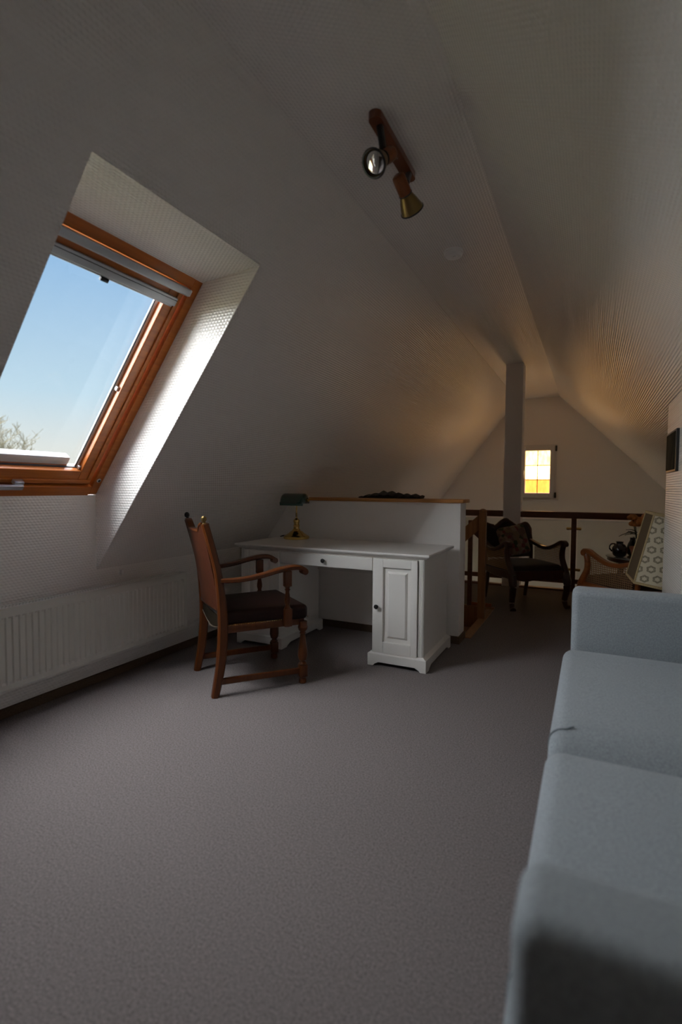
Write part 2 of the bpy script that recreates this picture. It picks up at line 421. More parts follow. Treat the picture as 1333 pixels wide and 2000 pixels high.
HW0, HW1, HZ0, HZ1 = 7.2, 8.2, -2.15, -1.10   # added unseen opening one floor down, brightens the far end
wl = MB()
wl.box(XL-0.12, XL, YF, SL_Y0, 0, KL); wl.box(XL-0.12, XL, SL_Y0, SL_Y1, 0, SL_Z0); wl.box(XL-0.12, XL, SL_Y1, ST_Y0, 0, KL)
wl.box(XL-0.12, XL, ST_Y0-1.2, HW0, -2.6, 0); wl.box(XL-0.12, XL, HW1, YB, -2.6, 0); wl.box(XL-0.12, XL, HW0, HW1, -2.6, HZ0); wl.box(XL-0.12, XL, HW0, HW1, HZ1, 0); wl.box(XL-0.12, XL, ST_Y0, YB, 0, KL)
struct('wall_left', wl, M_wall)
wr = MB(); wr.box(XR, XR+0.12, YF, YB, 0, KR); wr.box(XR, XR+0.12, ST_Y0-1.2, YB, -2.6, 0)
struct('wall_right', wr, M_wall)

# left roof slope with the skylight opening
nl = Vector((-TL, 0, 1)).normalized()
def slope_l(mb, y0, y1, xa, xb, th=0.12):
    za, zb = KL+(xa-XL)*TL, KL+(xb-XL)*TL
    mb.prism([(xa, za), (xb, zb), (xb+nl.x*th, zb+nl.z*th), (xa+nl.x*th, za+nl.z*th)], 'y', y0, y1)
sl = MB()
slope_l(sl, YF, SL_Y0, XL, CL); slope_l(sl, SL_Y1, YB, XL, CL); slope_l(sl, SL_Y0, SL_Y1, -1.452, CL)
struct('ceiling_left', sl, M_wall)
# skylight reveals: two cheeks and a head
rv = MB()
cheek = [(XL-.002, KL+.001), (-1.4535, 2.2285), (SL_X1, SL_Z1), (SL_X0, SL_Z0)]
for (ya, yb) in ((SL_Y0-0.05, SL_Y0+.002), (SL_Y1-.002, SL_Y1+0.05)): rv.prism(cheek, 'y', ya, yb)
rv.prism([(-1.453, 2.227), (SL_X1, SL_Z1-.001), (SL_X1+0.02, SL_Z1+0.06), (-1.452+0.02, 2.29)], 'y', SL_Y0-0.05, SL_Y1+0.05)
struct('trim_3', rv, M_wall)
struct('ceiling', MB().box(CL-0.05, CR+0.05, YF, YB, ZC, ZC+0.12), M_wall)
sr = MB(); sr.prism([(CR, ZC), (XR, KR), (XR+0.09, KR+0.09), (CR+0.09, ZC+0.09)], 'y', YF, YB)
struct('ceiling_right', sr, M_wall)
gab = [(XL-.1, 0), (XL-.1, KL), (CL, ZC+.05), (CR, ZC+.05), (XR+.1, KR), (XR+.1, 0)]
struct('wall_front', MB().box(XL-0.2, XR+0.2, YF-0.12, YF, -0.2, ZC+0.2), M_plain)
# gable wall with the small window hole
GX0, GX1, GZ0, GZ1 = -1.075, -0.515, 1.015, 1.885
wb = MB()
wb.box(XL-0.2, GX0, YB, YB+0.16, -2.6, ZC+0.2); wb.box(GX1, XR+0.2, YB, YB+0.16, -2.6, ZC+0.2)
wb.box(GX0, GX1, YB, YB+0.16, -2.6, GZ0); wb.box(GX0, GX1, YB, YB+0.16, GZ1, ZC+0.2)
struct('wall_back', wb, M_plain)
# chimney-like pier on the right
pr_ = MB(); px0, px1 = 0.44, XR
pr_.prism([(px0, 0), (px0, ZC-(px0-CR)), (px1, KR), (px1, 0)], 'y', 3.225, 3.97)
struct('wall_pier', pr_, M_wall)
# half-height wall behind the desk
PW_Y0, PW_Y1, PW_X = 3.82, 4.0, -0.87
zt = 1.058; xt = XL+(zt-KL)/TL
hw = MB(); hw.prism([(XL, 0), (PW_X, 0), (PW_X, zt), (xt, zt), (XL, KL)], 'y', PW_Y0, PW_Y1)
struct('wall_middle', hw, M_plain)
o = MB().soft(xt-0.01, -0.845, PW_Y0-0.022, PW_Y1+0.022, zt, zt+0.027, 0.006).build('trim_1', M_oakcap); o['kind'] = 'structure'
# stair-well side of the half wall goes on down
struct('wall_stair', MB().box(XL, XR, ST_Y0-0.2, ST_Y0-0.02, -2.6, -0.22), M_plain)
# pillar
struct('pillar', MB().box(-0.945, -0.748, 6.40, 6.60, -2.6, ZC), M_plain)
# skirting strips
def base(name, mb):
    o = mb.build(name, M_base); o['kind'] = 'structure'; return o
base('baseboard_left', MB().box(XL, XL+0.014, YF, PW_Y0, 0, 0.05))
base('baseboard_middle', MB().box(XL+0.014, PW_X, PW_Y0-0.014, PW_Y0, 0, 0.055).box(PW_X, PW_X+0.012, PW_Y0-0.014, PW_Y1, 0, 0.055))
base('baseboard_right', MB().box(px0-0.012, px0, 3.225, 3.97, 0, 0.055))
# timber edges of the stair opening and of the gallery
o = MB().soft(ST_X-0.02, ST_X+0.05, ST_Y0, ST_Y1, -0.05, 0.006, 0.005).soft(XL, ST_X+0.05, ST_Y1-0.03, ST_Y1+0.03, -0.24, 0.02, 0.005).build('trim_2', M_newel); o['kind'] = 'structure'
o = MB().soft(XL, -0.945, FY1-0.05, FY1+0.03, -0.24, 0.02, 0.005).soft(-0.748, XR, FY1-0.05, FY1+0.03, -0.24, 0.02, 0.005).build('trim_4', M_rail); o['kind'] = 'structure'

# ground and trees outdoors
o = MB().box(-120, 120, -120, 140, -3.3, -3.0).build('ground', M_ground, smooth=None); o['kind'] = 'structure'

# ------------------------------------------------------------------ skylight (window_1)
def W(s, y, n): return SB + SD*s + SN*n + Vector((0, y, 0))
def wbar(mb, s0, s1, y0, y1, n0, n1, r=0.004):
    b = MB().soft(s0, s1, y0, y1, n0, n1, r); b.v = [W(v.x, v.y, v.z) for v in b.v]
    b.f = [tuple(reversed(f)) for f in b.f]
    return mb.add(b.v, b.f)
win = bpy.data.objects.new('window_1', None); COL.objects.link(win); win['kind'] = 'structure'
LW = sl_len; y0, y1 = SL_Y0, SL_Y1; fw = 0.052
def wpart(name, m, *bars, parent=win):
    mb = MB()
    for b in bars: wbar(mb, *b)
    o = mb.build(name, m, parent); return o
fo = wpart('frame', M_pine, (0, LW, y1-fw, y1+.01, -0.002, 0.11), (0, LW, y0-.01, y0+fw, -0.002, 0.11), (-.01, 0.058, y0+fw, y1-fw, -0.002, 0.11), (LW-0.05, LW+.01, y0+fw, y1-fw, -0.002, 0.11))
sa0, sa1 = y0+0.066, y1-0.066; sw = 0.088
sash = wpart('sash', M_pine, (0.068, LW-0.07, sa1-sw, sa1, 0.012, 0.085), (0.068, LW-0.07, sa0, sa0+sw, 0.012, 0.085), (0.068, 0.155, sa0+sw, sa1-sw, 0.012, 0.085), (LW-0.155, LW-0.07, sa0+sw, sa1-sw, 0.012, 0.085))
wpart('sash_lip', M_pine, (0.075, 0.10, sa0+.01, sa1-.01, 0.004, 0.014), (0.10, LW-0.09, sa1-.035, sa1-.01, 0.004, 0.014), (0.10, LW-0.09, sa0+.01, sa0+.035, 0.004, 0.014), parent=sash)
ga, gb = sa0+sw, sa1-sw
wpart('glass_pane', M_glass, (0.152, LW-0.15, ga-.004, gb+.004, 0.060, 0.066), parent=sash)
wpart('glazing_bead', M_spacer, (0.155, LW-0.15, gb-.014, gb+.002, 0.048, 0.059), (0.155, LW-0.15, ga-.002, ga+.014, 0.048, 0.059), parent=sash)
wpart('gasket', M_gasket, (0.155, LW-0.15, gb-.019, gb-.014, 0.05, 0.059), (0.155, LW-0.15, ga+.014, ga+.019, 0.05, 0.059), (0.153, 0.158, ga, gb, 0.045, 0.059), parent=sash)
vb = wpart('vent_bar', M_alu, (LW-0.088, LW-0.054, y0+0.05, sa1-0.005, -0.028, 0.01), )
wpart('vent_end_cap', M_plast, (LW-0.087, LW-0.055, sa1-0.005, sa1+0.006, -0.027, 0.009), parent=vb)
wpart('vent_slot', M_silver, (LW-0.091, LW-0.088, y0+0.05, sa1-0.005, -0.026, -0.016), parent=vb)
bl = wpart('blind_cassette', M_alu, (LW-0.166, LW-0.122, sa0+0.03, sa1-0.035, -0.008, 0.03))
wpart('blind_bottom_bar', M_alu, (LW-0.176, LW-0.163, sa0+0.04, sa1-0.045, 0.0, 0.03), parent=bl)
wpart('blind_pull_tab', M_gasket, (LW-0.190, LW-0.172, 1.560, 1.600, -0.012, 0.004), parent=bl)
wpart('blind_top_lip', M_gasket, (LW-0.137, LW-0.134, sa0+0.03, sa1-0.035, -0.010, -0.006), parent=bl)
hd = wpart('handle', M_silver, (0.062, 0.088, 1.39, 1.612, -0.040, -0.022))
wpart('handle_base', M_silver, (0.078, 0.100, 1.57, 1.618, -0.024, 0.006), parent=hd)
wpart('handle_base', M_silver, (0.078, 0.100, 1.40, 1.45, -0.024, 0.006), parent=hd)
b = MB(); b.lathe([(0.013, 0), (0.013, 0.005), (0.008, 0.007)], W(0.105, y1-0.030, 0.0), -SN, 16); b.build('screw_ring', M_silver, fo)
b = MB(); b.lathe([(0.008, 0), (0.008, 0.008)], W(0.105, y1-0.030, 0.0), -SN, 12); b.build('screw_hole', M_gasket, fo)
wpart('hinge_pin', M_silver, (0.66, 0.685, gb-.012, gb+.012, 0.028, 0.05), parent=sash)
wpart('corner_clip', M_silver, (0.155, 0.175, gb-.012, gb+.010, 0.028, 0.05), parent=sash)
wpart('outer_cladding', M_alu, (0.0, LW, y1-0.03, y1+0.07, 0.11, 0.14), (0.0, LW, y0-0.07, y0+0.03, 0.11, 0.14), (-0.03, 0.10, y0+.03, y1-.03, 0.09, 0.12), (LW-0.09, LW+.08, y0-.03, y1+.03, 0.11, 0.14))
wpart('snow', M_snow, (0.10, 0.200, ga-0.02, gb-0.05, 0.072, 0.118))

# ------------------------------------------------------------------ small gable window (window_2)
wn = bpy.data.objects.new('window_2', None); COL.objects.link(wn); wn['kind'] = 'structure'
def frame4(mb, x0, x1, z0, z1, t, ya, yb, r=0.004):
    mb.soft(x0, x0+t, ya, yb, z0, z1, r); mb.soft(x1-t, x1, ya, yb, z0, z1, r)
    mb.soft(x0+t, x1-t, ya, yb, z0, z0+t, r); mb.soft(x0+t, x1-t, ya, yb, z1-t, z1, r); return mb
frame4(MB(), GX0-.006, GX1+.006, GZ0-.006, GZ1+.006, 0.035, YB-0.012, YB+0.08).build('frame', M_upvc, wn)
s2 = frame4(MB(), GX0+0.02, GX1-0.02, GZ0+0.02, GZ1-0.02, 0.072, YB-0.03, YB+0.05, 0.008).build('sash', M_upvc, wn)
qx0, qx1, qz0, qz1 = GX0+0.092, GX1-0.092, GZ0+0.092, GZ1-0.092
xm = (qx0+qx1)/2
zr = [qz0, qz0+(qz1-qz0)*0.318, qz0+(qz1-qz0)*0.655, qz1]
mm = [M_pane_low, M_pane_mid, M_pane_top]
for i in range(3):
    for (a, c) in ((qx0, xm), (xm, qx1)):
        MB().box(a+.004, c-.004, YB+0.006, YB+0.016, zr[i]+.004, zr[i+1]-.004).build('pane', mm[i], wn, smooth=None)
MB().soft(xm-.006, xm+.006, YB-0.004, YB+0.02, qz0, qz1, .002).build('glazing_bar', M_gasket, wn)
for i in (1, 2): MB().soft(qx0, qx1, YB-0.004, YB+0.02, zr[i]-.007, zr[i]+.007, .002).build('glazing_bar', M_gasket, wn)
for z in (GZ0+0.06, GZ1-0.06): MB().soft(GX1-0.018, GX1+0.010, YB-0.045, YB-0.008, z-.045, z+.045, .005).build('hinge', M_gasket, wn)
h2 = MB().soft(GX0+0.047, GX0+0.075, YB-0.042, YB-0.028, 1.40, 1.48, .004); h2.soft(GX0+0.054, GX0+0.068, YB-0.07, YB-0.055, 1.33, 1.46, .004).soft(GX0+0.054, GX0+0.068, YB-0.06, YB-0.03, 1.44, 1.46, .003)
h2.build('handle', M_silver, wn)
struct('trim_5', MB().soft(GX0-.04, GX1+.04, YB-0.035, YB, GZ0-.035, GZ0-.008, .006), M_upvc, uv=False)

# ------------------------------------------------------------------ added unseen window one floor down, lets in fill daylight (hall_fill_window)
w3 = bpy.data.objects.new('hall_fill_window', None); COL.objects.link(w3); w3['kind'] = 'structure'
f3 = MB()
for (ya, yb, za, zb) in ((HW0, HW0+.06, HZ0, HZ1), (HW1-.06, HW1, HZ0, HZ1), (HW0+.06, HW1-.06, HZ0, HZ0+.06), (HW0+.06, HW1-.06, HZ1-.06, HZ1), ((HW0+HW1)/2-.03, (HW0+HW1)/2+.03, HZ0+.06, HZ1-.06)):
    f3.soft(XL-.09, XL-.03, ya, yb, za, zb, .005)
f3.build('frame', M_upvc, w3)
for (ya, yb) in ((HW0+.06, (HW0+HW1)/2-.03), ((HW0+HW1)/2+.03, HW1-.06)):
    MB().box(XL-.065, XL-.059, ya, yb, HZ0+.06, HZ1-.06).build('glass_pane', M_glass, w3, smooth=None)

# ------------------------------------------------------------------ radiator
RX = -2.520                       # front face
RY0, RY1, RZ0, RZ1 = 0.52, 2.728, 0.170, 0.570
t = thing('radiator', 'long white panel radiator mounted on the low wall below the skylight', 'radiator', (-2.57, 1.62, 0))
pb = MB(); pitch = 0.0334; n = int((RY1-RY0-0.03)/pitch); ys = [RY0]
cols = [(RY0, 0.0)]
yy = RY0+0.016
for i in range(n):
    cols += [(yy, 0.0), (yy+0.004, 0.011), (yy+0.020, 0.011), (yy+0.0255, 0.0)]; yy += pitch
cols.append((RY1, 0.0))
rows = [(RZ0, 0), (RZ0+0.004, -0.004), (RZ0+0.03, 0), (RZ0+0.042, 1), (RZ1-0.052, 1), (RZ1-0.04, 0), (RZ1-0.006, 0), (RZ1, 0.5e-9)]
vs = []; fs = []
for (z, k) in rows:
    for (y, d) in cols:
        vs.append((RX - d*max(k, 0) + (0 if k >= 0 else k), y, z))
nc = len(cols)
for i in range(len(rows)-1):
    for j in range(nc-1): fs.append((i*nc+j, i*nc+j+1, (i+1)*nc+j+1, (i+1)*nc+j))
pb.add(vs, fs); pb.box(RX-0.012, RX-0.009, RY0, RY1, RZ0, RZ1)
pb.build('front_panel', M_rad, t, smooth=20)
MB().box(RX-0.078, RX-0.066, RY0, RY1, RZ0, RZ1).build('rear_panel', M_rad, t, smooth=None)
for y in (RY0, RY1): MB().soft(RX-0.082, RX+0.001, y-0.003, y+0.003, RZ0+.004, RZ1-.002, .002).build('side_cover', M_rad, t)
g = MB(); g.box(RX-0.020, RX-0.006, RY0, RY1, RZ1-.004, RZ1+.004); g.box(RX-0.080, RX-0.066, RY0, RY1, RZ1-.004, RZ1+.004); g.box(RX-0.046, RX-0.040, RY0, RY1, RZ1-.004, RZ1+.003)
y = RY0+0.01
while y < RY1: g.box(RX-0.066, RX-0.020, y, y+0.009, RZ1-.003, RZ1+.003); y += 0.017
o = g.build('top_grille', M_rad, t, smooth=None)
c = MB()
for k in range(48): c.box(RX-0.058, RX-0.026, RY0+.04+k*.045, RY0+.042+k*.045, RZ0+.02, RZ1-.02)
c.build('convector_fin', M_rad, t, smooth=None, kind='stuff')
for y in (0.9, 2.35): MB().box(XL+.001, RX-0.078, y-.02, y+.02, RZ0+.06, RZ1-.06).build('wall_bracket', M_rad, t, smooth=None)
b = MB().soft(XL, XL+0.022, 2.247, 2.262, 0.620, 0.650, .004)
tag(b.build('wall_clip', M_plast, origin=(XL, 2.254, 0.635)), 'tiny white plastic clip on the low wall just above the radiator', 'clip')

# ------------------------------------------------------------------ desk
DX0, DX1, DY0, DY1 = -2.385, -0.892, 3.085, 3.735
t = thing('desk', 'white pedestal writing desk with panelled cupboard against the half wall', 'desk', ((DX0+DX1)/2, (DY0+DY1)/2, 0))
tp = MB()
prof = [(0.030, 0.716), (0.022, 0.722), (0.020, 0.726), (0.006, 0.731), (0.0, 0.738), (0.0, 0.746), (0.005, 0.750)]
vs = []; fs = []
for (i_, z) in prof:
    vs += [(DX0+i_, DY0+i_, z), (DX1-i_, DY0+i_, z), (DX1-i_, DY1-i_*.3, z), (DX0+i_, DY1-i_*.3, z)]
for k in range(len(prof)-1):
    for j in range(4): fs.append((k*4+j, k*4+(j+1) % 4, (k+1)*4+(j+1) % 4, (k+1)*4+j))
fs += [(3, 2, 1, 0), tuple(4*(len(prof)-1)+j for j in range(4))]
tp.add(vs, fs).build('desk_top', M_white, t, smooth=25)
FY = 3.12                                     # front of the carcass
PR0, PR1 = -1.277, -0.932; PL0, PL1 = -2.345, -2.000
for (a, b_, side) in ((PR0, PR1, 1), (PL0, PL1, -1)):
    ped = MB().box(a+.002, b_-.002, FY+.004, DY1-.03, 0.075, 0.716).build('pedestal', M_white, t, smooth=None)
    # fluted corner stile on the outer side
    out = b_ if side > 0 else a; d = 1 if side > 0 else -1
    st = MB()
    st.soft(min(out, out-d*.036), max(out, out-d*.036), FY-.004, FY+.02, 0.078, 0.716, .003)
    for k in range(3): x = out-d*(.009+.0095*k); st.cyl((x, FY-.004, 0.085), (x, FY-.004, 0.710), .0036, n=8)
    st.soft(min(out+d*.003, out-d*.008), max(out+d*.003, out-d*.008), FY+.002, FY+.018, 0.08, 0.71, .002)
    st.build('corner_stile', M_white, ped)
    # door
    inner = a if side > 0 else b_
    q0, q1 = sorted((inner, out-d*.038)); 
    dz0, dz1 = 0.088, 0.708
    door = MB()
    sA, sB = (0.074, 0.042) if side > 0 else (0.042, 0.074)
    door.soft(q0+.002, q0+sA, FY-.018, FY+.002, dz0, dz1, .0025); door.soft(q1-sB, q1-.001, FY-.018, FY+.002, dz0, dz1, .0025)
    door.soft(q0+sA, q1-sB, FY-.018, FY+.002, dz1-.056, dz1, .0025); door.soft(q0+sA, q1-sB, FY-.018, FY+.002, dz0, dz0+.074, .0025)
    dob = door.build('door', M_white, t)
    pn = MB(); pa, pb_, pz0, pz1 = q0+sA, q1-sB, dz0+.074, dz1-.056
    rings = [(0.0, -.002), (.026, -.002), (.030, -.006), (.040, -.013)]
    vs = []; fs = []
    for (i_, y) in rings: vs += [(pa+i_, FY+y, pz0+i_), (pb_-i_, FY+y, pz0+i_), (pb_-i_, FY+y, pz1-i_), (pa+i_, FY+y, pz1-i_)]
    for k in range(len(rings)-1):
        for j in range(4): fs.append((k*4+j, k*4+(j+1) % 4, (k+1)*4+(j+1) % 4, (k+1)*4+j))
    fs.append(tuple(4*(len(rings)-1)+j for j in range(4)))
    pn.add(vs, fs).build('raised_panel', M_white, dob, smooth=15)
    kx = (q0+.036) if side > 0 else (q1-.036)
    kb = MB(); kb.lathe([(.007, 0), (.006, .010), (.009, .014), (.0145, .019), (.0150, .024), (.011, .029), (.002, .031)], (kx, FY-.018, 0.393), (0, -1, 0), 16)
    kb.build('knob', M_black, dob)
    # plinth with bracket feet
    pl = MB(); e = .026
    def cut(p0, p1, w_=.050, h=.026):
        return [(p0, 0), (p0+w_*.75, 0), (p0+w_*.95, h*.45), (p0+w_*1.3, h*.8), (p0+w_*1.5, h), (p1-w_*1.5, h), (p1-w_*1.3, h*.8), (p1-w_*.95, h*.45), (p1-w_*.75, 0), (p1, 0), (p1, .078), (p0, .078)]
    pl.prism(cut(a-e, b_+e), 'y', FY-e, FY-e+.018)
    for xx in (a-e, b_+e-.018): pl.prism([(y, z) for (y, z) in cut(FY-e+.018, DY1-.01, .07)], 'x', xx, xx+.018)
    # sloping moulding on top of the plinth
    vs = [(a-e, FY-e, .078), (b_+e, FY-e, .078), (b_+e, DY1-.01, .078), (a-e, DY1-.01, .078), (a, FY-.004, .092), (b_, FY-.004, .092), (b_, DY1-.02, .092), (a, DY1-.02, .092)]
    pl.add(vs, [(0,1,5,4), (1,2,6,5), (2,3,7,6), (3,0,4,7), (4,5,6,7)])
    pl.build('plinth', M_white, ped, smooth=25)
dr = MB().soft(PL1+.004, PR0-.003, FY-.016, FY+.004, 0.624, 0.708, .003).build('drawer', M_white, t)
kb = MB(); kb.lathe([(.007, 0), (.006, .010), (.009, .014), (.0145, .019), (.0150, .024), (.011, .029), (.002, .031)], ((PL1+PR0)/2, FY-.016, 0.667), (0, -1, 0), 16); kb.build('knob', M_black, dr)
MB().box(PL1, PR0, FY+.004, DY1-.05, 0.64, 0.716).build('drawer_case', M_white, t, smooth=None)
MB().box(PL1, PR0, DY1-.052, DY1-.034, 0.50, 0.716).build('back_rail', M_white, t, smooth=None)

# ------------------------------------------------------------------ banker's lamp
LX, LY, LZ = -2.152, 3.595, 0.750
t = thing('desk_lamp', 'brass desk lamp with dark green glass shade on the white desk', 'lamp', (LX, LY, LZ))
MB().lathe([(.100, 0), (.106, .004), (.106, .020), (.100, .026), (.088, .032), (.060, .050), (.048, .062), (.034, .068), (.030, .078), (.024, .082)], (LX, LY, LZ), n=36).build('base', M_brass, t, smooth=40)
MB().lathe([(.024, .080), (.023, .100), (.0255, .103), (.0255, .112), (.022, .115), (.022, .132), (.025, .135), (.025, .150), (.020, .158), (.012, .165), (.009, .172)], (LX, LY, LZ), n=24).build('neck', M_brass, t, smooth=40)
st = MB().lathe([(.006, .17), (.006, .305)], (LX, LY, LZ), n=12).build('stem', M_brass, t)
MB().lathe([(.0078, .178), (.0078, .212)], (LX, LY, LZ), n=12).build('stem_collar', M_oldbrass, st)
def half_shade(r0, r1, z0, hl, th=0.0):
    mb = MB(); nu, nv = 18, 13; vs = []; fs = []
    for i in range(nu+1):
        x = -hl+2*hl*i/nu; e = min(1, (hl-abs(x))/.028); k = sqrt(max(0, 1-(1-e)**2))*0.42+0.58
        for j in range(nv+1):
            a = pi*(-0.04+1.08*j/nv); vs.append((LX+x*.98, LY-.028+cos(a)*r0*k, LZ+z0+max(-.04, sin(a))*r1*k))
    for i in range(nu):
        for j in range(nv): fs.append((i*(nv+1)+j, (i+1)*(nv+1)+j, (i+1)*(nv+1)+j+1, i*(nv+1)+j+1))
    for i in (0, nu): fs.append(tuple(i*(nv+1)+j for j in range(nv+1)))
    return mb.add(vs, fs)
sh = half_shade(.062, .078, .292, .118).build('shade', M_green, t, smooth=50)
MB().soft(LX-.108, LX+.108, LY-.086, LY-.080, LZ+.272, LZ+.300, .003).build('shade_rim', mat('pale_green_glass', (0.10, 0.17, 0.15), 0.15), sh)
MB().cyl((LX-.122, LY-.028, LZ+.315), (LX+.126, LY-.028, LZ+.315), .0035).cyl((LX+.116, LY-.028, LZ+.315), (LX+.128, LY-.028, LZ+.315), .011).cyl((LX-.126, LY-.028, LZ+.315), (LX-.116, LY-.028, LZ+.315), .011).build('shade_pivot', M_brass, t)
MB().tube(smooth_path([(LX, LY, LZ+.300), (LX, LY-.012, LZ+.322), (LX, LY-.028, LZ+.318)]), .006).build('shade_arm', M_brass, t)
cp = smooth_path([(LX-.10, LY+.02, LZ+.010), (LX-.13, LY+.03, LZ+.020), (LX-.18, LY+.04, LZ+.008), (LX-.195, LY+.10, LZ+.005), (LX-.19, LY+.135, LZ+.005)])
MB().tube(cp, .0035).build('cord', M_black, t)

# ------------------------------------------------------------------ carved oak armchair at the desk
t = thing('armchair', 'oak armchair with turned legs and brown leather seat at the desk', 'chair', (-1.874, 2.572, 0), atan2(.8, .6), world=False)
for s in (1, -1):
    y = .238*s
    p = smooth_path([(-.272, y, 0), (-.240, y, .17), (-.226, y, .36), (-.232, y, .52), (-.258, y, .72), (-.322, y, .965)], 5)
    m_ = len(p)
    lg = MB().tube(p, 0, rect=[(.040, .040+.014*sin(pi*min(1, i/(m_*.75)))) for i in range(m_)], up=(1, 0, 0)).build('rear_leg', M_chair, t)
    MB().lathe([(.014, 0), (.016, .006), (.009, .010), (.008, .015), (.014, .020), (.0165, .029), (.014, .040), (.006, .047)], (-.322, y, .962), (-.18, 0, 1), 14).build('finial', M_black if s > 0 else M_oldbrass, lg)
    # turned front leg
    yf = .250*s
    MB().lathe([(.020, 0), (.024, .006), (.022, .028), (.016, .034), (.026, .040)], (.250, yf, 0), n=16) \
        .soft(.226, .274, yf-.024, yf+.024, .040, .112, .005, 1) \
        .lathe([(.018, .108), (.026, .118), (.017, .126), (.016, .134), (.024, .142), (.030, .170), (.028, .200), (.018, .265), (.014, .296), (.020, .302), (.015, .310), (.026, .322), (.030, .338), (.026, .350), (.026, .372)], (.250, yf, 0), n=16).build('front_leg', M_chair, t)
    # arm with scrolled end
    ya = .262*s
    ap = smooth_path([(-.238, .245*s, .650), (-.14, ya, .651), (-.03, ya+.006*s, .664), (.08, ya+.008*s, .688), (.158, ya+.006*s, .700), (.215, ya, .698), (.252, ya-.004*s, .680)], 5)
    m_ = len(ap)
    am = MB().tube(ap, 0, rect=[(.034+.022*min(1, i/(m_*.6)), .026) for i in range(m_)]).cyl((.252, ya-.032*s, .672), (.252, ya+.024*s, .672), .019, n=14).build('arm', M_chair, t)
    # turned arm support
    ys_ = .258*s
    MB().soft(.127, .171, ys_-.020, ys_+.020, .590, .682, .004, 1) \
        .lathe([(.019, .355), (.021, .362)], (.149, ys_, 0), n=14) \
        .lathe([(.0195, .592), (.012, .578), (.017, .572), (.012, .564), (.011, .555), (.017, .520), (.018, .500), (.012, .478), (.019, .462), (.019, .455)][::-1], (.149, ys_, 0), n=14) \
        .soft(.125, .173, ys_-.022, ys_+.022, .356, .460, .005, 1).build('arm_support', M_chair, t)
    # side stretcher
    MB().tube([(-.250, .240*s, .085), (.235, .250*s, .078)], 0, rect=(.020, .036)).build('stretcher', M_chair, t)
    MB().soft(-.232, .250, .236*s-.013, .236*s+.013, .352, .400, .004, 1).build('seat_rail', M_chair, t)
MB().soft(.232, .262, -.245, .245, .352, .400, .004, 1).build('seat_rail', M_chair, t)
rr = MB(); ar = [(-.225, .430), (.225, .430)] + [(.225-.45*i/10, .395-.045*sin(pi*i/10)) for i in range(11)]
rr.prism(ar, 'x', -.236, -.220).build('rear_apron', M_hessian, t)
MB().tube([(-.238, -.222+.444*i/10, .392-.045*sin(pi*i/10)) for i in range(11)], .0022).build('apron_piping', mat('tan_piping', (0.14, 0.11, 0.08), 0.8, spec=0.1), t)
def seatfn(v):
    k = (v.x+.225)/.5
    return Vector((v.x, v.y*(0.90+0.12*k), v.z))
MB().soft(-.225, .280, -.262, .262, .385, .472, .028, 3, inner=6, crown=.010, fn=seatfn).build('seat', M_leather, t, smooth=60)
nb = MB()
for s in (1, -1):
    for i in range(30): nb.ball((-.20+.31*i/29, s*(.252+.010*i/29), .398), .0032, 6)
for i in range(30): nb.ball((.281, -.25+.5*i/29, .398), .0032, 6)
nb.build('nailhead_trim', M_brass, t, kind='stuff')
# leather back: flat middle with raised shoulders, slightly hollow
def bx(z): return -.232-.09*max(0, (z-.50)/.465)**1.25
bp_ = MB(); ny = 16; zs = [.475, .56, .65, .74, .83, 1.0]; vs = []; fs = []
for side in (0, 1):
    for k, z in enumerate(zs):
        for i in range(ny+1):
            u_ = -1+2*i/ny; y = u_*.222
            sh_ = max(0, (abs(u_)-.55)/.45)
            ztop = .915+.055*(sh_**1.0)*(2-sh_)*.9
            zz = z if z < .99 else ztop
            hollow = -.012*(1-u_*u_)
            vs.append((bx(zz)+hollow+(.016 if side else -.016), y, zz))
nr = len(zs); N1 = ny+1
for side in (0, 1):
    o_ = side*nr*N1
    for k in range(nr-1):
        for i in range(ny):
            f = (o_+k*N1+i, o_+k*N1+i+1, o_+(k+1)*N1+i+1, o_+(k+1)*N1+i); fs.append(f if side else tuple(reversed(f)))
a_, b_ = 0, nr*N1
for i in range(ny):
    fs.append((a_+i, a_+i+1, b_+i+1, b_+i)); k = (nr-1)*N1; fs.append((a_+k+i+1, a_+k+i, b_+k+i, b_+k+i+1))
for k in range(nr-1):
    fs.append((a_+(k+1)*N1, a_+k*N1, b_+k*N1, b_+(k+1)*N1)); fs.append((a_+k*N1+ny, a_+(k+1)*N1+ny, b_+(k+1)*N1+ny, b_+k*N1+ny))
bo = bp_.add(vs, fs).build('backrest', M_leather2, t, smooth=45)
tr = []
for i in range(25):
    u_ = -1+2*i/24; sh_ = max(0, (abs(u_)-.55)/.45); zz = .917+.0495*sh_*(2-sh_)
    tr.append((bx(zz)-.012*(1-u_*u_), u_*.222, zz))
MB().tube(tr, 0, rect=(.040, .012)).build('top_rail', M_chair, t)
MB().soft(-.250, -.222, -.222, .222, .452, .478, .004, 1).build('lower_back_rail', M_black, t)

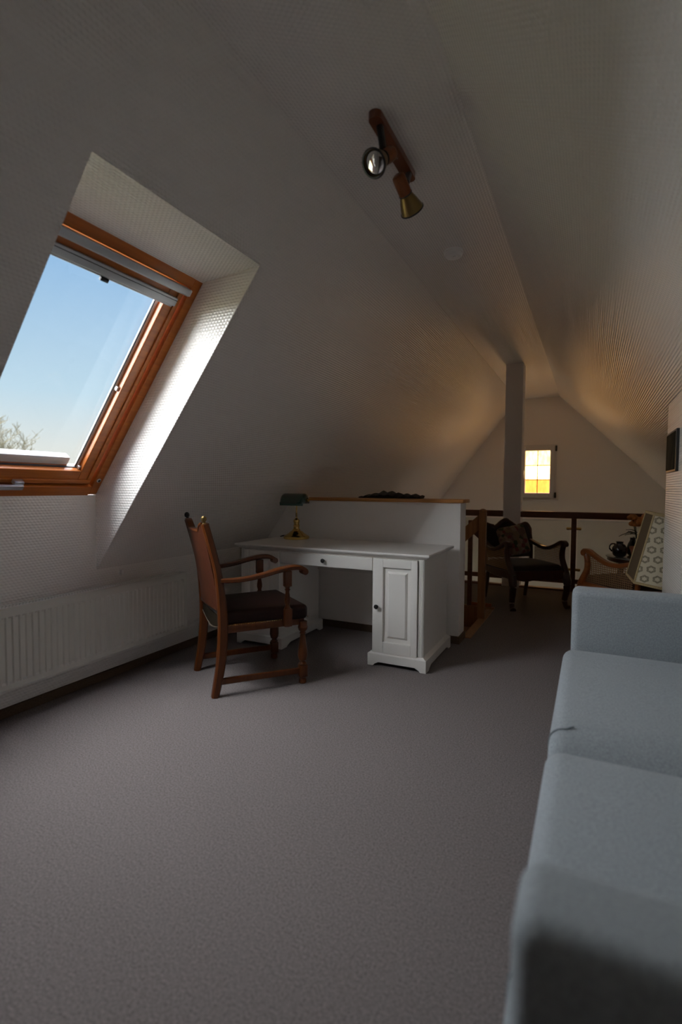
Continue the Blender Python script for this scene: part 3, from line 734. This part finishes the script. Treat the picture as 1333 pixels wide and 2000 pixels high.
# ------------------------------------------------------------------ folded throw on the ledge
LTZ = zt+0.027
fb = MB(); vs = []; fs = []; na, nb_ = 30, 8
rnd = random.Random(3)
hh = [0.013+0.012*math.exp(-((i-14)/5.0)**2)+0.005*sin(i*1.7)+0.003*rnd.random() for i in range(na+1)]
for i in range(na+1):
    x = -1.735+.540*i/na
    taper = min(1, i/6)*.75+.25 if i < 6 else (1 if i < na-1 else .75)
    for j in range(12):
        a = 2*pi*j/12
        cz = hh[i]*taper
        vs.append((x+.004*sin(j*2.1), 3.915+.085*taper*cos(a)*(1+.06*sin(i*.9)), LTZ+max(0, cz+cz*sin(a)*1.0)+.001))
for i in range(na):
    for j in range(12):
        k = (j+1) % 12; fs.append((i*12+j, i*12+k, (i+1)*12+k, (i+1)*12+j))
fs.append(tuple(range(12))); fs.append(tuple(na*12+j for j in reversed(range(12))))
tag(fb.add(vs, fs).build('folded_scarf', M_knit, smooth=60, origin=(-1.46, 3.915, LTZ)), 'dark knitted scarf lying along the wooden ledge of the half wall', 'scarf')

# ------------------------------------------------------------------ ceiling spotlight bar
t = thing('ceiling_spotlight', 'wooden two-spot ceiling light bar with brass cups', 'ceiling light', (-.808, 2.165, ZC))
bar = MB(); pts = []
for i in range(13): a = pi*i/12; pts.append((-.806+.027*cos(a), 2.395-.027+.027*sin(a)))
for i in range(13): a = pi+pi*i/12; pts.append((-.806+.027*cos(a), 1.945+.027*sin(a)))
bar.prism(pts, 'z', ZC-.030, ZC)
bar.build('mounting_bar', mat('spot_bar_wood', (0.20, 0.055, 0.018), 0.35, coat=0.3, grain=(1, 50, 0.5, (0.09, 0.024, 0.01))), t, smooth=40)
M_spotw = mat('spot_holder_wood', (0.24, 0.066, 0.014), 0.4, spec=0.3, coat=0.1, grain=(1, 50, 0.5, (0.13, 0.036, 0.012)))
def spot(p_bar, p_joint, tail, tip, seed):
    p_bar, p_joint, tail, tip = map(Vector, (p_bar, p_joint, tail, tip)); d = (tip-tail).normalized(); L = (tip-tail).length
    o = MB().tube([p_bar, (p_bar+p_joint)/2, p_joint], 0, rect=(.026, .026), up=(0, 1, 0)).build('swivel_arm', M_black, t)
    h = MB().lathe([(.020, 0), (.027, .006), (.029, .016), (.029, L*.50)], tail, d, 20).build('spot_holder', M_spotw, t, smooth=50)
    MB().lathe([(.0305, L*.50), (.0305, L*.53)], tail, d, 20).build('ring', M_black, h)
    cup = MB().lathe([(.026, L*.53), (.032, L*.60), (.041, L*.75), (.049, L*.90), (.052, L), (.049, L), (.047, L*.92)], tail, d, 28, cap=False).build('spot_cup', M_oldbrass, t, smooth=50)
    MB().lathe([(.0515, L*.97), (.0545, L*.975), (.0545, L), (.048, L+.001), (.046, L*.96)], tail, d, 28, cap=False).build('rim', M_black, cup)
    MB().lathe([(.046, L*.93), (.041, L*.955), (.031, L*.975), (.017, L*.990), (.001, L*.996)], tail, d, 24).build('bulb', M_chrome, t, smooth=60)
spot((-.800, 1.978, ZC-.03), (-.790, 1.990, 2.530), (-.765, 2.030, 2.530), (-.803, 1.922, 2.438), 1)
spot((-.796, 2.330, ZC-.03), (-.772, 2.225, 2.515), (-.783, 2.145, 2.508), (-.760, 2.280, 2.418), 2)

# ------------------------------------------------------------------ smoke detector
t = thing('smoke_detector', 'round white smoke detector on the ceiling strip', 'smoke detector', (-.810, 3.245, ZC))
MB().lathe([(.058, 0), (.060, -.006), (.060, -.020)][::-1], (-.810, 3.245, ZC), n=32).build('base', M_plast, t, smooth=40)
MB().lathe([(.054, -.020), (.053, -.030), (.046, -.038), (.020, -.042), (.001, -.042)][::-1], (-.810, 3.245, ZC), n=32).build('cover', M_plast, t, smooth=40)
MB().lathe([(.014, -.041), (.013, -.045), (.001, -.046)][::-1], (-.800, 3.235, ZC), n=16).build('test_button', M_plast, t, smooth=40)

# ------------------------------------------------------------------ sofa
t = thing('sofa', 'grey-blue upholstered sofa with square arms along the right side', 'sofa', (.35, 1.64, 0))
SX0, SX1 = -0.088, 0.84; AY0, AY1 = 0.555, 2.745
MB().soft(SX0+.012, SX1, AY0+.02, AY1-.02, .055, .265, .012).build('base', M_sofa, t)
for (a, b_) in ((AY0, AY0+.135), (AY1-.135, AY1)):
    ao = MB().soft(SX0+.020, SX1-.02, a, b_, .050, .700, .032, 4, inner=3).build('arm', M_sofa, t, smooth=60)
    yi = b_-.018 if a == AY0 else a+.018
    z1_ = .640
    MB().tube([(SX0+.028, yi, .08), (SX0+.030, yi, z1_), (SX0+.055, yi, z1_+.004)], .003, n=6).build('seam', M_seam, ao)
mid = 1.575
for (a, b_) in ((AY0+.139, mid-.002), (mid+.002, AY1-.139)):
    def roll(v, a=a, b_=b_):
        e = max(0, 1-(v.y-a)/.17); g_ = max(0, 1-(b_-v.y)/.10)
        return Vector((v.x, v.y, v.z-(.115*e*e+.012*g_*g_)*max(0, (v.z-.26)/.17)))
    co = MB().soft(SX0-.010, .60, a, b_, .255, .432, .048, 4, inner=22, crown=.012, fn=roll).build('seat_cushion', M_sofa, t, smooth=60)
    for yy in (a+.125,):
        q = []; x0_, z0_, z1_, rr_ = SX0-.011, .275, .434, .050
        q.append(Vector((x0_+.001, yy, z0_)))
        for i in range(9): an = pi-pi/2*i/8; q.append(Vector((x0_+rr_+rr_*cos(an), yy, z1_-rr_+rr_*sin(an))))
        q += [Vector((x0_+rr_+.010, yy+.004, z1_+.004)), Vector((x0_+rr_+.020, yy+.010, z1_+.004))]
        q = [roll(v) for v in q]
        MB().tube(q, .0026, n=6).build('piping', M_seam, co)
MB().soft(.62, SX1+.06, AY0+.02, AY1-.02, .10, .80, .05, 4, inner=3).build('backrest', M_sofa, t, smooth=60)
for (a, b_) in ((AY0+.142, mid-.004), (mid+.004, AY1-.142)):
    MB().soft(.50, .70, a, b_, .425, .83, .07, 4, inner=5, crown=.02).build('back_cushion', M_sofa, t, smooth=60)
for x in (SX0+.06, SX1-.06):
    for y in (AY0+.08, AY1-.08): MB().soft(x-.022, x+.022, y-.022, y+.022, 0, .06, .004).build('leg', M_black, t)

# ------------------------------------------------------------------ carved cane armchairs
def carved_chair(root, wood, pad):
    W2 = .30
    for s in (1, -1):
        # front cabriole leg
        p = smooth_path([(.285, s*.285, .34), (.322, s*.292, .27), (.322, s*.290, .18), (.300, s*.285, .08), (.318, s*.290, .02), (.345, s*.296, .006)], 5); k = len(p)
        MB().tube(p, [.044-.020*min(1, i/(k*.7))+(.006 if i > k*.85 else 0) for i in range(k)], n=10).build('front_leg', wood, root, smooth=60)
        p = smooth_path([(-.270, s*.235, .34), (-.285, s*.237, .2), (-.330, s*.240, .0)], 5)
        MB().tube(p, 0, rect=(.032, .036), up=(1, 0, 0)).build('rear_leg', wood, root)
        # arm rail: scroll, dip, rise to the back
        p = smooth_path([(.262, s*.305, .625), (.250, s*.305, .640), (.20, s*.305, .637), (.10, s*.303, .592), (.0, s*.300, .560), (-.10, s*.296, .557), (-.20, s*.285, .580), (-.30, s*.270, .610)], 5); k = len(p)
        ar_ = MB().tube(p, 0, rect=[(.052, .036)]*k).cyl((.250, s*.277, .622), (.250, s*.333, .622), .026, n=12).build('arm_rail', wood, root)
        # arm support sweeping forward to the seat
        p = smooth_path([(.245, s*.305, .625), (.222, s*.303, .56), (.228, s*.298, .48), (.275, s*.292, .40), (.318, s*.288, .33)], 5); k = len(p)
        MB().tube(p, 0, rect=[(.044, .040+.022*i/k) for i in range(k)], up=(1, 0, 0)).build('arm_support', wood, root, smooth=50)
        # cane panel: woven strands between arm rail, support and seat rail
        cn = MB()
        def top(x): 
            tt = (x+.24)/.46; return .575+.018*cos(pi*2*(x+.02)/.5)*-1+(.04 if x > .12 else 0)*min(1, (x-.12)/.08 if x > .12 else 0)
        nst = 24
        for i in range(nst):
            x = -.235+.455*i/(nst-1); cn.box(x-.0030, x+.0030, s*.294-.0015, s*.294+.0015, .375, min(top(x), .615))
        for i in range(13):
            z = .385+.0175*i
            x1_ = .225 if z > .45 else .26
            x0_ = -.25 if z < .56 else (-.25 if z < .57 else .06)
            cn.box(x0_, x1_, s*.294-.0030, s*.294+.0005, z-.0030, z+.0030)
        cn.build('cane_panel', M_cane if wood is M_carved else M_cane2, root, smooth=None, kind='stuff')
        # side seat rail
        MB().tube([(-.27, s*.262, .335), (0, s*.288, .325), (.30, s*.285, .335)], 0, rect=(.030, .075)).build('seat_rail', wood, root)
        # upright of the back
        p = smooth_path([(-.255, s*.255, .34), (-.285, s*.275, .50), (-.325, s*.285, .66), (-.355, s*.255, .755)], 5)
        MB().tube(p, 0, rect=(.034, .034), up=(1, 0, 0)).build('back_upright', wood, root)
    # front rail with a shaped lower edge
    fr = [(-.285, .375), (.285, .375)] + [(.285-.57*i/16, .305-.030*abs(sin(2*pi*i/16))+(-.022 if i == 8 else 0)) for i in range(17)]
    MB().prism(fr, 'x', .282, .312).build('front_rail', wood, root, smooth=30)
    MB().tube([(-.268, -.25, .335), (-.268, .25, .335)], 0, rect=(.030, .075)).build('seat_rail', wood, root)
    MB().soft(-.262, .300, -.268, .268, .320, .425, .045, 3, inner=5, crown=.018).build('seat', pad, root, smooth=60)
    # back: padded panel with scalloped crest
    def crest(u): return .778+.036*cos(u*pi*1.9)*(1 if abs(u) < .55 else .55)-.075*max(0, abs(u)-.80)/.20*max(0, abs(u)-.80)/.20*1.0+.010
    nu = 28; zs_ = [.44, .52, .60, .68, .74, 9]; vs = []; fs = []; n1 = nu+1
    for side in (0, 1):
        for z in zs_:
            for i in range(nu+1):
                u = -1+2*i/nu; wz = (.245+.035*min(1, (min(z, .8)-.44)/.2)); zz = crest(u)-.012 if z > 1 else z
                x = -.262-.26*(zz-.44)
                puff = .020*(1-u*u)*(1 if z < 1 else .3)
                vs.append((x+(puff+.012 if side else -.016), u*wz, zz))
    nr = len(zs_); 
    for side in (0, 1):
        o_ = side*nr*n1
        for k in range(nr-1):
            for i in range(nu):
                f = (o_+k*n1+i, o_+k*n1+i+1, o_+(k+1)*n1+i+1, o_+(k+1)*n1+i); fs.append(f if side else tuple(reversed(f)))
    b2 = nr*n1
    for i in range(nu):
        fs.append((i, i+1, b2+i+1, b2+i)); k = (nr-1)*n1; fs.append((k+i+1, k+i, b2+k+i, b2+k+i+1))
    for k in range(nr-1):
        fs.append(((k+1)*n1, k*n1, b2+k*n1, b2+(k+1)*n1)); fs.append((k*n1+nu, (k+1)*n1+nu, b2+(k+1)*n1+nu, b2+k*n1+nu))
    MB().add(vs, fs).build('backrest', pad, root, smooth=50)
    cr = [(-.262-.26*(crest(-1+2*i/40)-.44), (-1+2*i/40)*.285, crest(-1+2*i/40)) for i in range(41)]
    cr = [(-.33, -.285, .66)] + cr + [(-.33, .285, .66)]
    c_ = MB().tube(cr, 0, rect=(.040, .034), up=(1, 0, 0)).build('crest_rail', wood, root, smooth=50)
    MB().ball((-.352, 0, crest(0)+.008), .028, 12, (.6, 1.5, .7)).build('carving', wood, c_)

ch1 = thing('cane_armchair', 'dark carved armchair with cane sides holding the floral cushion', 'armchair', (-.617, 5.54, 0), atan2(-.79, .61), group='carved cane armchairs', world=False)
carved_chair(ch1, M_carved, M_velvet)
ch2 = thing('cane_armchair', 'reddish carved cane armchair half hidden behind the sofa and lace shade', 'armchair', (.362, 4.91, 0), atan2(.75, -.66), group='carved cane armchairs', world=False)
carved_chair(ch2, M_carved2, mat('brown_weave', (0.085, 0.040, 0.020), 0.7, noise=(90, 0.5)))

# floral cushion leaning on the first armchair's back
cu = MB().soft(-.158, .158, -.045, .045, -.158, .158, .04, 3, inner=6, crown=.028)
def pl_(v):
    k = 1-.10*(1-abs(v.x)/.165)*(abs(v.z)/.165)**3; return v
co = cu.build('floral_cushion', M_floral, smooth=60)
Fv = Vector((.61, -.79, 0)).normalized(); Sv = Vector((.79, .61, 0)).normalized()
def chloc(x, y, z): return Vector((-.617, 5.54, 0)) + Fv*x + Sv*y + Vector((0, 0, z))
co.location = chloc(-.172, -.005, .622)
# local y = facing (into the back), x = sideways
zt_ = (Vector((0, 0, 1)) - Fv*.32).normalized(); yv = (Fv + Vector((0, 0, 1))*.32).normalized(); xv = yv.cross(zt_)
co.rotation_euler = (Matrix((xv, yv, zt_)).transposed() @ Matrix.Rotation(radians(9), 3, 'Y')).to_euler()
tag(co, 'square floral embroidered cushion leaning in the dark cane armchair', 'cushion')

# ------------------------------------------------------------------ glass balustrade across the far edge
RYc = 6.42
t = thing('glass_balustrade', 'glass panel railing with dark wooden rails behind the cane armchairs', 'railing', (-.3, RYc, 0))
for (a, b_) in ((XL+.02, -.947), (-.746, XR-.01)):
    MB().soft(a, b_, RYc-.03, RYc+.03, .836, .910, .008).build('top_rail', M_rail, t)
    MB().soft(a, b_, RYc-.018, RYc+.018, .088, .140, .005).build('bottom_rail', M_rail, t)
posts = [-.166, .95, -1.75]
for x in posts:
    po = MB().soft(x-.027, x+.027, RYc-.022, RYc+.022, .015, .838, .005).build('post', M_rail, t)
    for z in (.720, .250):
        for d in (-1, 1):
            MB().soft(min(x+d*.024, x+d*.078), max(x+d*.024, x+d*.078), RYc-.012, RYc+.012, z-.014, z+.014, .004).lathe([(.016, 0), (.016, .006), (.008, .009)], (x+d*.060, RYc-.012, z), (0, -1, 0), 14).build('clamp', M_brass, po)
for (a, b_) in ((-.730, -.205), (-.127, .915), (.985, XR-.02), (-1.71, -.965), (XL+.03, -1.79)):
    ge = MB()
    gp = MB().soft(a, b_, RYc-.004, RYc+.004, .150, .808, .001, 1).build('glass_pane', M_railglass, t)
    ge.box(a, b_, RYc-.005, RYc+.005, .808, .816).build('edge_glint', M_edge, gp, smooth=None)  # pale strip painting the glint along the pane's top edge

# ------------------------------------------------------------------ stairs and newel
t = thing('staircase', 'brown wooden staircase with newel post and sloping handrail behind the half wall', 'stairs', (-1.6, 4.55, -2.6))
NP = MB().soft(-.894, -.832, 4.642, 4.700, -.05, .955, .006)
NP.lathe([(.034, .955), (.036, .962), (.033, .975), (.018, .986), (.001, .990)], (-.863, 4.671, 0), n=4)
NP.build('newel_post', M_newel, t)
MB().prism([(-.894, .935), (-.894, .80), (-2.50, -.66), (-2.50, -.52)], 'y', 4.655, 4.690).build('handrail', M_newel, t)
MB().prism([(-.894, .80), (-.894, .72), (-.945, .765)], 'y', 4.660, 4.685).build('bracket', M_rail, t)
p2 = MB().soft(-1.075, -1.035, ST_Y1-.02, ST_Y1+.02, .02, .86, .005).build('stair_post', M_rail, t)
MB().soft(-1.035, -.84, ST_Y1-.012, ST_Y1+.012, .02, .055, .004).build('foot_rail', M_carved2, t)
for k in range(7):
    x1_ = ST_X-.02-.23*k; z = -.19*(k+1)
    tr_ = MB().soft(x1_-.26, x1_+.01, ST_Y0+.005, ST_Y1-.035, z-.04, z, .006).build('tread', M_newel, t)
    MB().box(x1_-.012, x1_, ST_Y0+.005, ST_Y1-.035, z, z+.145).build('riser', M_newel, t, smooth=None)
MB().prism([(ST_X-.02, -.06), (ST_X-.02, -.40), (XL+.02, -1.85), (XL+.02, -1.45)], 'y', ST_Y1-.034, ST_Y1-.031).build('stringer', M_newel, t)

# ------------------------------------------------------------------ low round table with its still life
TX, TY, TZ = .475, 5.76, .515
t = thing('round_table', 'low round dark table with glass top beyond the far cane armchair', 'table', (TX, TY, 0))
MB().lathe([(.325, TZ-.010), (.330, TZ-.006), (.330, TZ-.002), (.325, TZ)], (TX, TY, 0), n=40).build('glass_top', mat('smoked_glass_top', (0.20, 0.21, 0.21), 0.06, spec=0.7, coat=0.6), t, smooth=40)
MB().lathe([(.30, TZ-.05), (.315, TZ-.04), (.315, TZ-.012), (.30, TZ-.011)], (TX, TY, 0), n=36).build('table_frame', M_carved, t, smooth=40)
for k in range(4):
    a = pi/4+pi/2*k; c_, s_ = cos(a), sin(a)
    MB().tube(smooth_path([(TX+.24*c_, TY+.24*s_, TZ-.03), (TX+.28*c_, TY+.28*s_, .33), (TX+.22*c_, TY+.22*s_, .12), (TX+.27*c_, TY+.27*s_, .012)], 5), .018, n=8).build('leg', M_carved, t)
t = thing('vase', 'squat glossy black vase on the low round table', 'vase', (.262, 5.62, TZ))
MB().lathe([(.03, 0), (.055, .02), (.068, .055), (.066, .09), (.048, .12), (.030, .135), (.030, .145), (.036, .152), (.028, .150), (.024, .13)], (.262, 5.62, TZ), n=28, cap=True).build('body', M_vase, t, smooth=50)
MB().tube(smooth_path([(.197, 5.62, TZ+.055), (.174, 5.615, TZ+.09), (.190, 5.62, TZ+.125), (.224, 5.62, TZ+.128)]), .007).build('handle', M_vase, t)
t = thing('flower_pot', 'terracotta pot of orange blooms and dark leaves on the round table', 'plant', (.420, 5.64, TZ))
pc = (.420, 5.64, TZ)
MB().lathe([(.050, 0), (.066, .07), (.070, .085), (.076, .086), (.077, .108), (.068, .108), (.064, .095), (.001, .090)], pc, n=26).build('pot', M_terra, t, smooth=40)
rnd = random.Random(11)
def leaf(mb, base_, d, L, wd):
    d = Vector(d).normalized(); base_ = Vector(base_); sd = d.cross(Vector((0, 0, 1))).normalized(); vs = []; 
    for (k, w_) in ((0, .1), (.25, .8), (.5, 1), (.8, .55), (1, .02)):
        c0 = base_+d*L*k+Vector((0, 0, -.35*L*k*k)); vs += [c0-sd*wd*w_/2, c0+Vector((0, 0, -.006)), c0+sd*wd*w_/2]
    fs = []
    for k in range(4):
        for j in range(2): fs.append((k*3+j, k*3+j+1, (k+1)*3+j+1, (k+1)*3+j))
    mb.add(vs, fs)
for k in range(16):
    a = rnd.uniform(0, 2*pi); zz = rnd.uniform(.17, .27)
    lb = MB(); leaf(lb, (pc[0]+.02*cos(a), pc[1]+.02*sin(a), TZ+zz), (cos(a), sin(a), rnd.uniform(.1, .9)), rnd.uniform(.08, .12), .050)
    lb.build('leaf', M_leaf, t, smooth=60)
lb = MB(); leaf(lb, (pc[0]-.02, pc[1], TZ+.25), (-1, -.15, .05), .15, .035); lb.build('leaf', M_leaf, t, smooth=60)
for (x, y, z, r) in ((-.055, 0, .385, .048), (.030, -.01, .345, .075), (-.030, .03, .325, .055), (.07, .03, .40, .05)):
    st_ = MB().tube(smooth_path([(pc[0], pc[1], TZ+.09), (pc[0]+x*.5, pc[1]+y*.5, TZ+z*.6), (pc[0]+x, pc[1]+y, TZ+z-.01)]), .004, n=6).build('stem', M_leaf, t)
    bl_ = MB()
    for ring, nn in ((0, 8), (1, 6)):
        for k in range(nn):
            a = 2*pi*k/nn+ring*.4; rr_ = r*(.55 if ring == 0 else .30)
            bl_.ball((pc[0]+x+rr_*cos(a), pc[1]+y+rr_*sin(a), TZ+z+(.0 if ring == 0 else r*.25)), r*.5, 8, (1, 1, .9))
    bl_.build('bloom', M_petal, st_, smooth=60)
t = thing('jug', 'small round black jug between vase and pot on the round table', 'jug', (.385, 5.84, TZ))
MB().lathe([(.032, 0), (.05, .02), (.055, .06), (.045, .11), (.026, .15), (.024, .17), (.030, .178), (.001, .178)], (.385, 5.84, TZ), n=22).build('body', M_vase, t, smooth=50)
MB().tube(smooth_path([(.43, 5.84, TZ+.12), (.46, 5.84, TZ+.10), (.46, 5.84, TZ+.05), (.43, 5.84, TZ+.03)]), .007).build('handle', M_vase, t)

# ------------------------------------------------------------------ floor lamp with lace shade
t = thing('floor_lamp', 'floor lamp with tilted square lace shade beside the pier', 'lamp', (.485, 4.20, 0))
MB().lathe([(.14, 0), (.145, .008), (.13, .020), (.05, .030), (.02, .045)], (.485, 4.20, 0), n=28).build('base', M_oldbrass, t, smooth=40)
MB().lathe([(.011, .04), (.011, .70)], (.485, 4.20, 0), n=12).build('pole', M_oldbrass, t)
cx_, cy_, cz_ = .487, 4.20, .740; HB, HT, HZ = .180, .158, .240
Rm = Matrix.Rotation(radians(10.5), 3, 'Y') @ Matrix.Rotation(radians(4), 3, 'Z')
def SP(x, y, z): return Vector((cx_, cy_, cz_)) + Rm @ Vector((x, y, z))
ctr = [(-1, -1), (1, -1), (1, 1), (-1, 1)]
frame = MB()
for k in range(4):
    a, b_ = ctr[k], ctr[(k+1) % 4]
    q = [SP(a[0]*HB, a[1]*HB, -HZ), SP(b_[0]*HB, b_[1]*HB, -HZ), SP(b_[0]*HT, b_[1]*HT, HZ), SP(a[0]*HT, a[1]*HT, HZ)]
    nn = (q[1]-q[0]).cross(q[3]-q[0]).normalized()*.003
    mb = MB().add(q+[p-nn for p in q], [(0, 1, 2, 3), (7, 6, 5, 4), (0, 4, 5, 1), (1, 5, 6, 2), (2, 6, 7, 3), (3, 7, 4, 0)])
    mb.build('shade_panel', M_lace if k in (0, 2) else M_shadeside, t, smooth=None, uv=True)
for k in range(4):
    a, b_ = ctr[k], ctr[(k+1) % 4]
    tr_ = MB()
    for (h_, zz) in ((HB, -HZ), (HT, HZ)): tr_.tube([SP(a[0]*h_, a[1]*h_, zz), SP(b_[0]*h_, b_[1]*h_, zz)], 0, rect=(.012, .018))
    tr_.tube([SP(a[0]*HB, a[1]*HB, -HZ), SP(a[0]*HT, a[1]*HT, HZ)], .006, n=8)
    tr_.build('shade_braid', M_braid, t)
MB().tube([SP(-HB, 0, -HZ+.02), SP(HB, 0, -HZ+.02)], .003, n=6).tube([(.485, 4.20, .69), SP(0, 0, -HZ+.02), SP(0, 0, 0)], .008, n=8).build('shade_carrier', M_oldbrass, t)

# ------------------------------------------------------------------ picture on the pier
t = thing('picture', 'small dark framed picture hung on the white pier', 'picture', (.43, 3.53, 1.39))
MB().soft(.424, .440, 3.445, 3.842, 1.272, 1.515, .003).build('frame', M_black, t)
MB().soft(.420, .426, 3.475, 3.828, 1.285, 1.502, .001, 1).build('canvas', mat('dark_painting', (0.030, 0.024, 0.015), 0.85, spec=0.08, noise=(9, 0.6)), t)

# ------------------------------------------------------------------ bare trees outdoors
def tree(x, y, h, seed, label):
    rnd = random.Random(seed)
    t = thing('bare_tree', label, 'tree', (x, y, -3.0))
    tk = MB(); br = []
    tk.tube([(x, y, -3.05), (x+.1, y, -3+h*.18), (x+.05, y+.1, -3+h*.38)], [.22, .17, .12], n=8)
    def grow(p, d, L, r, lev):
        n_ = 3; pts = [p]; q = Vector(p); dd = Vector(d)
        for i in range(n_):
            dd = (dd+Vector((rnd.uniform(-.25, .25), rnd.uniform(-.25, .25), rnd.uniform(-.05, .2)))).normalized(); q = q+dd*L/n_; pts.append(q.copy())
        br.append((pts, r, lev))
        if lev < 4:
            for k in range(4 if lev < 3 else 5):
                a = rnd.uniform(0, 2*pi); b_ = pts[rnd.randint(1, n_)]
                nd = (dd*.7+Vector((cos(a), sin(a), rnd.uniform(-.1, .6)))*.8).normalized()
                grow(b_, nd, L*rnd.uniform(.5, .72), r*.5, lev+1)
    for k in range(6):
        a = 2*pi*k/6+rnd.uniform(-.3, .3); grow(Vector((x+.05, y+.1, -3+h*(.30+.02*k))), Vector((cos(a)*.7, sin(a)*.7, .9)).normalized(), h*.30, .07, 0)
    lim = MB(); tw = MB()
    for pts, r, lev in br:
        (lim if lev < 2 else tw).tube(pts, [max(.011, r*(1-.2*i)) for i in range(len(pts))], n=5 if lev < 2 else 3)
    tk.build('trunk', M_bark, t, smooth=60); lim.build('limbs', M_bark, t, smooth=60); tw.build('twigs', M_twig, t, smooth=None, kind='stuff')
tree(-34.0, 19.2, 9.3, 4, 'bare pale tree seen through the lower left of the skylight')

for o in list(bpy.data.objects):
    if '_o' in o: del o['_o']
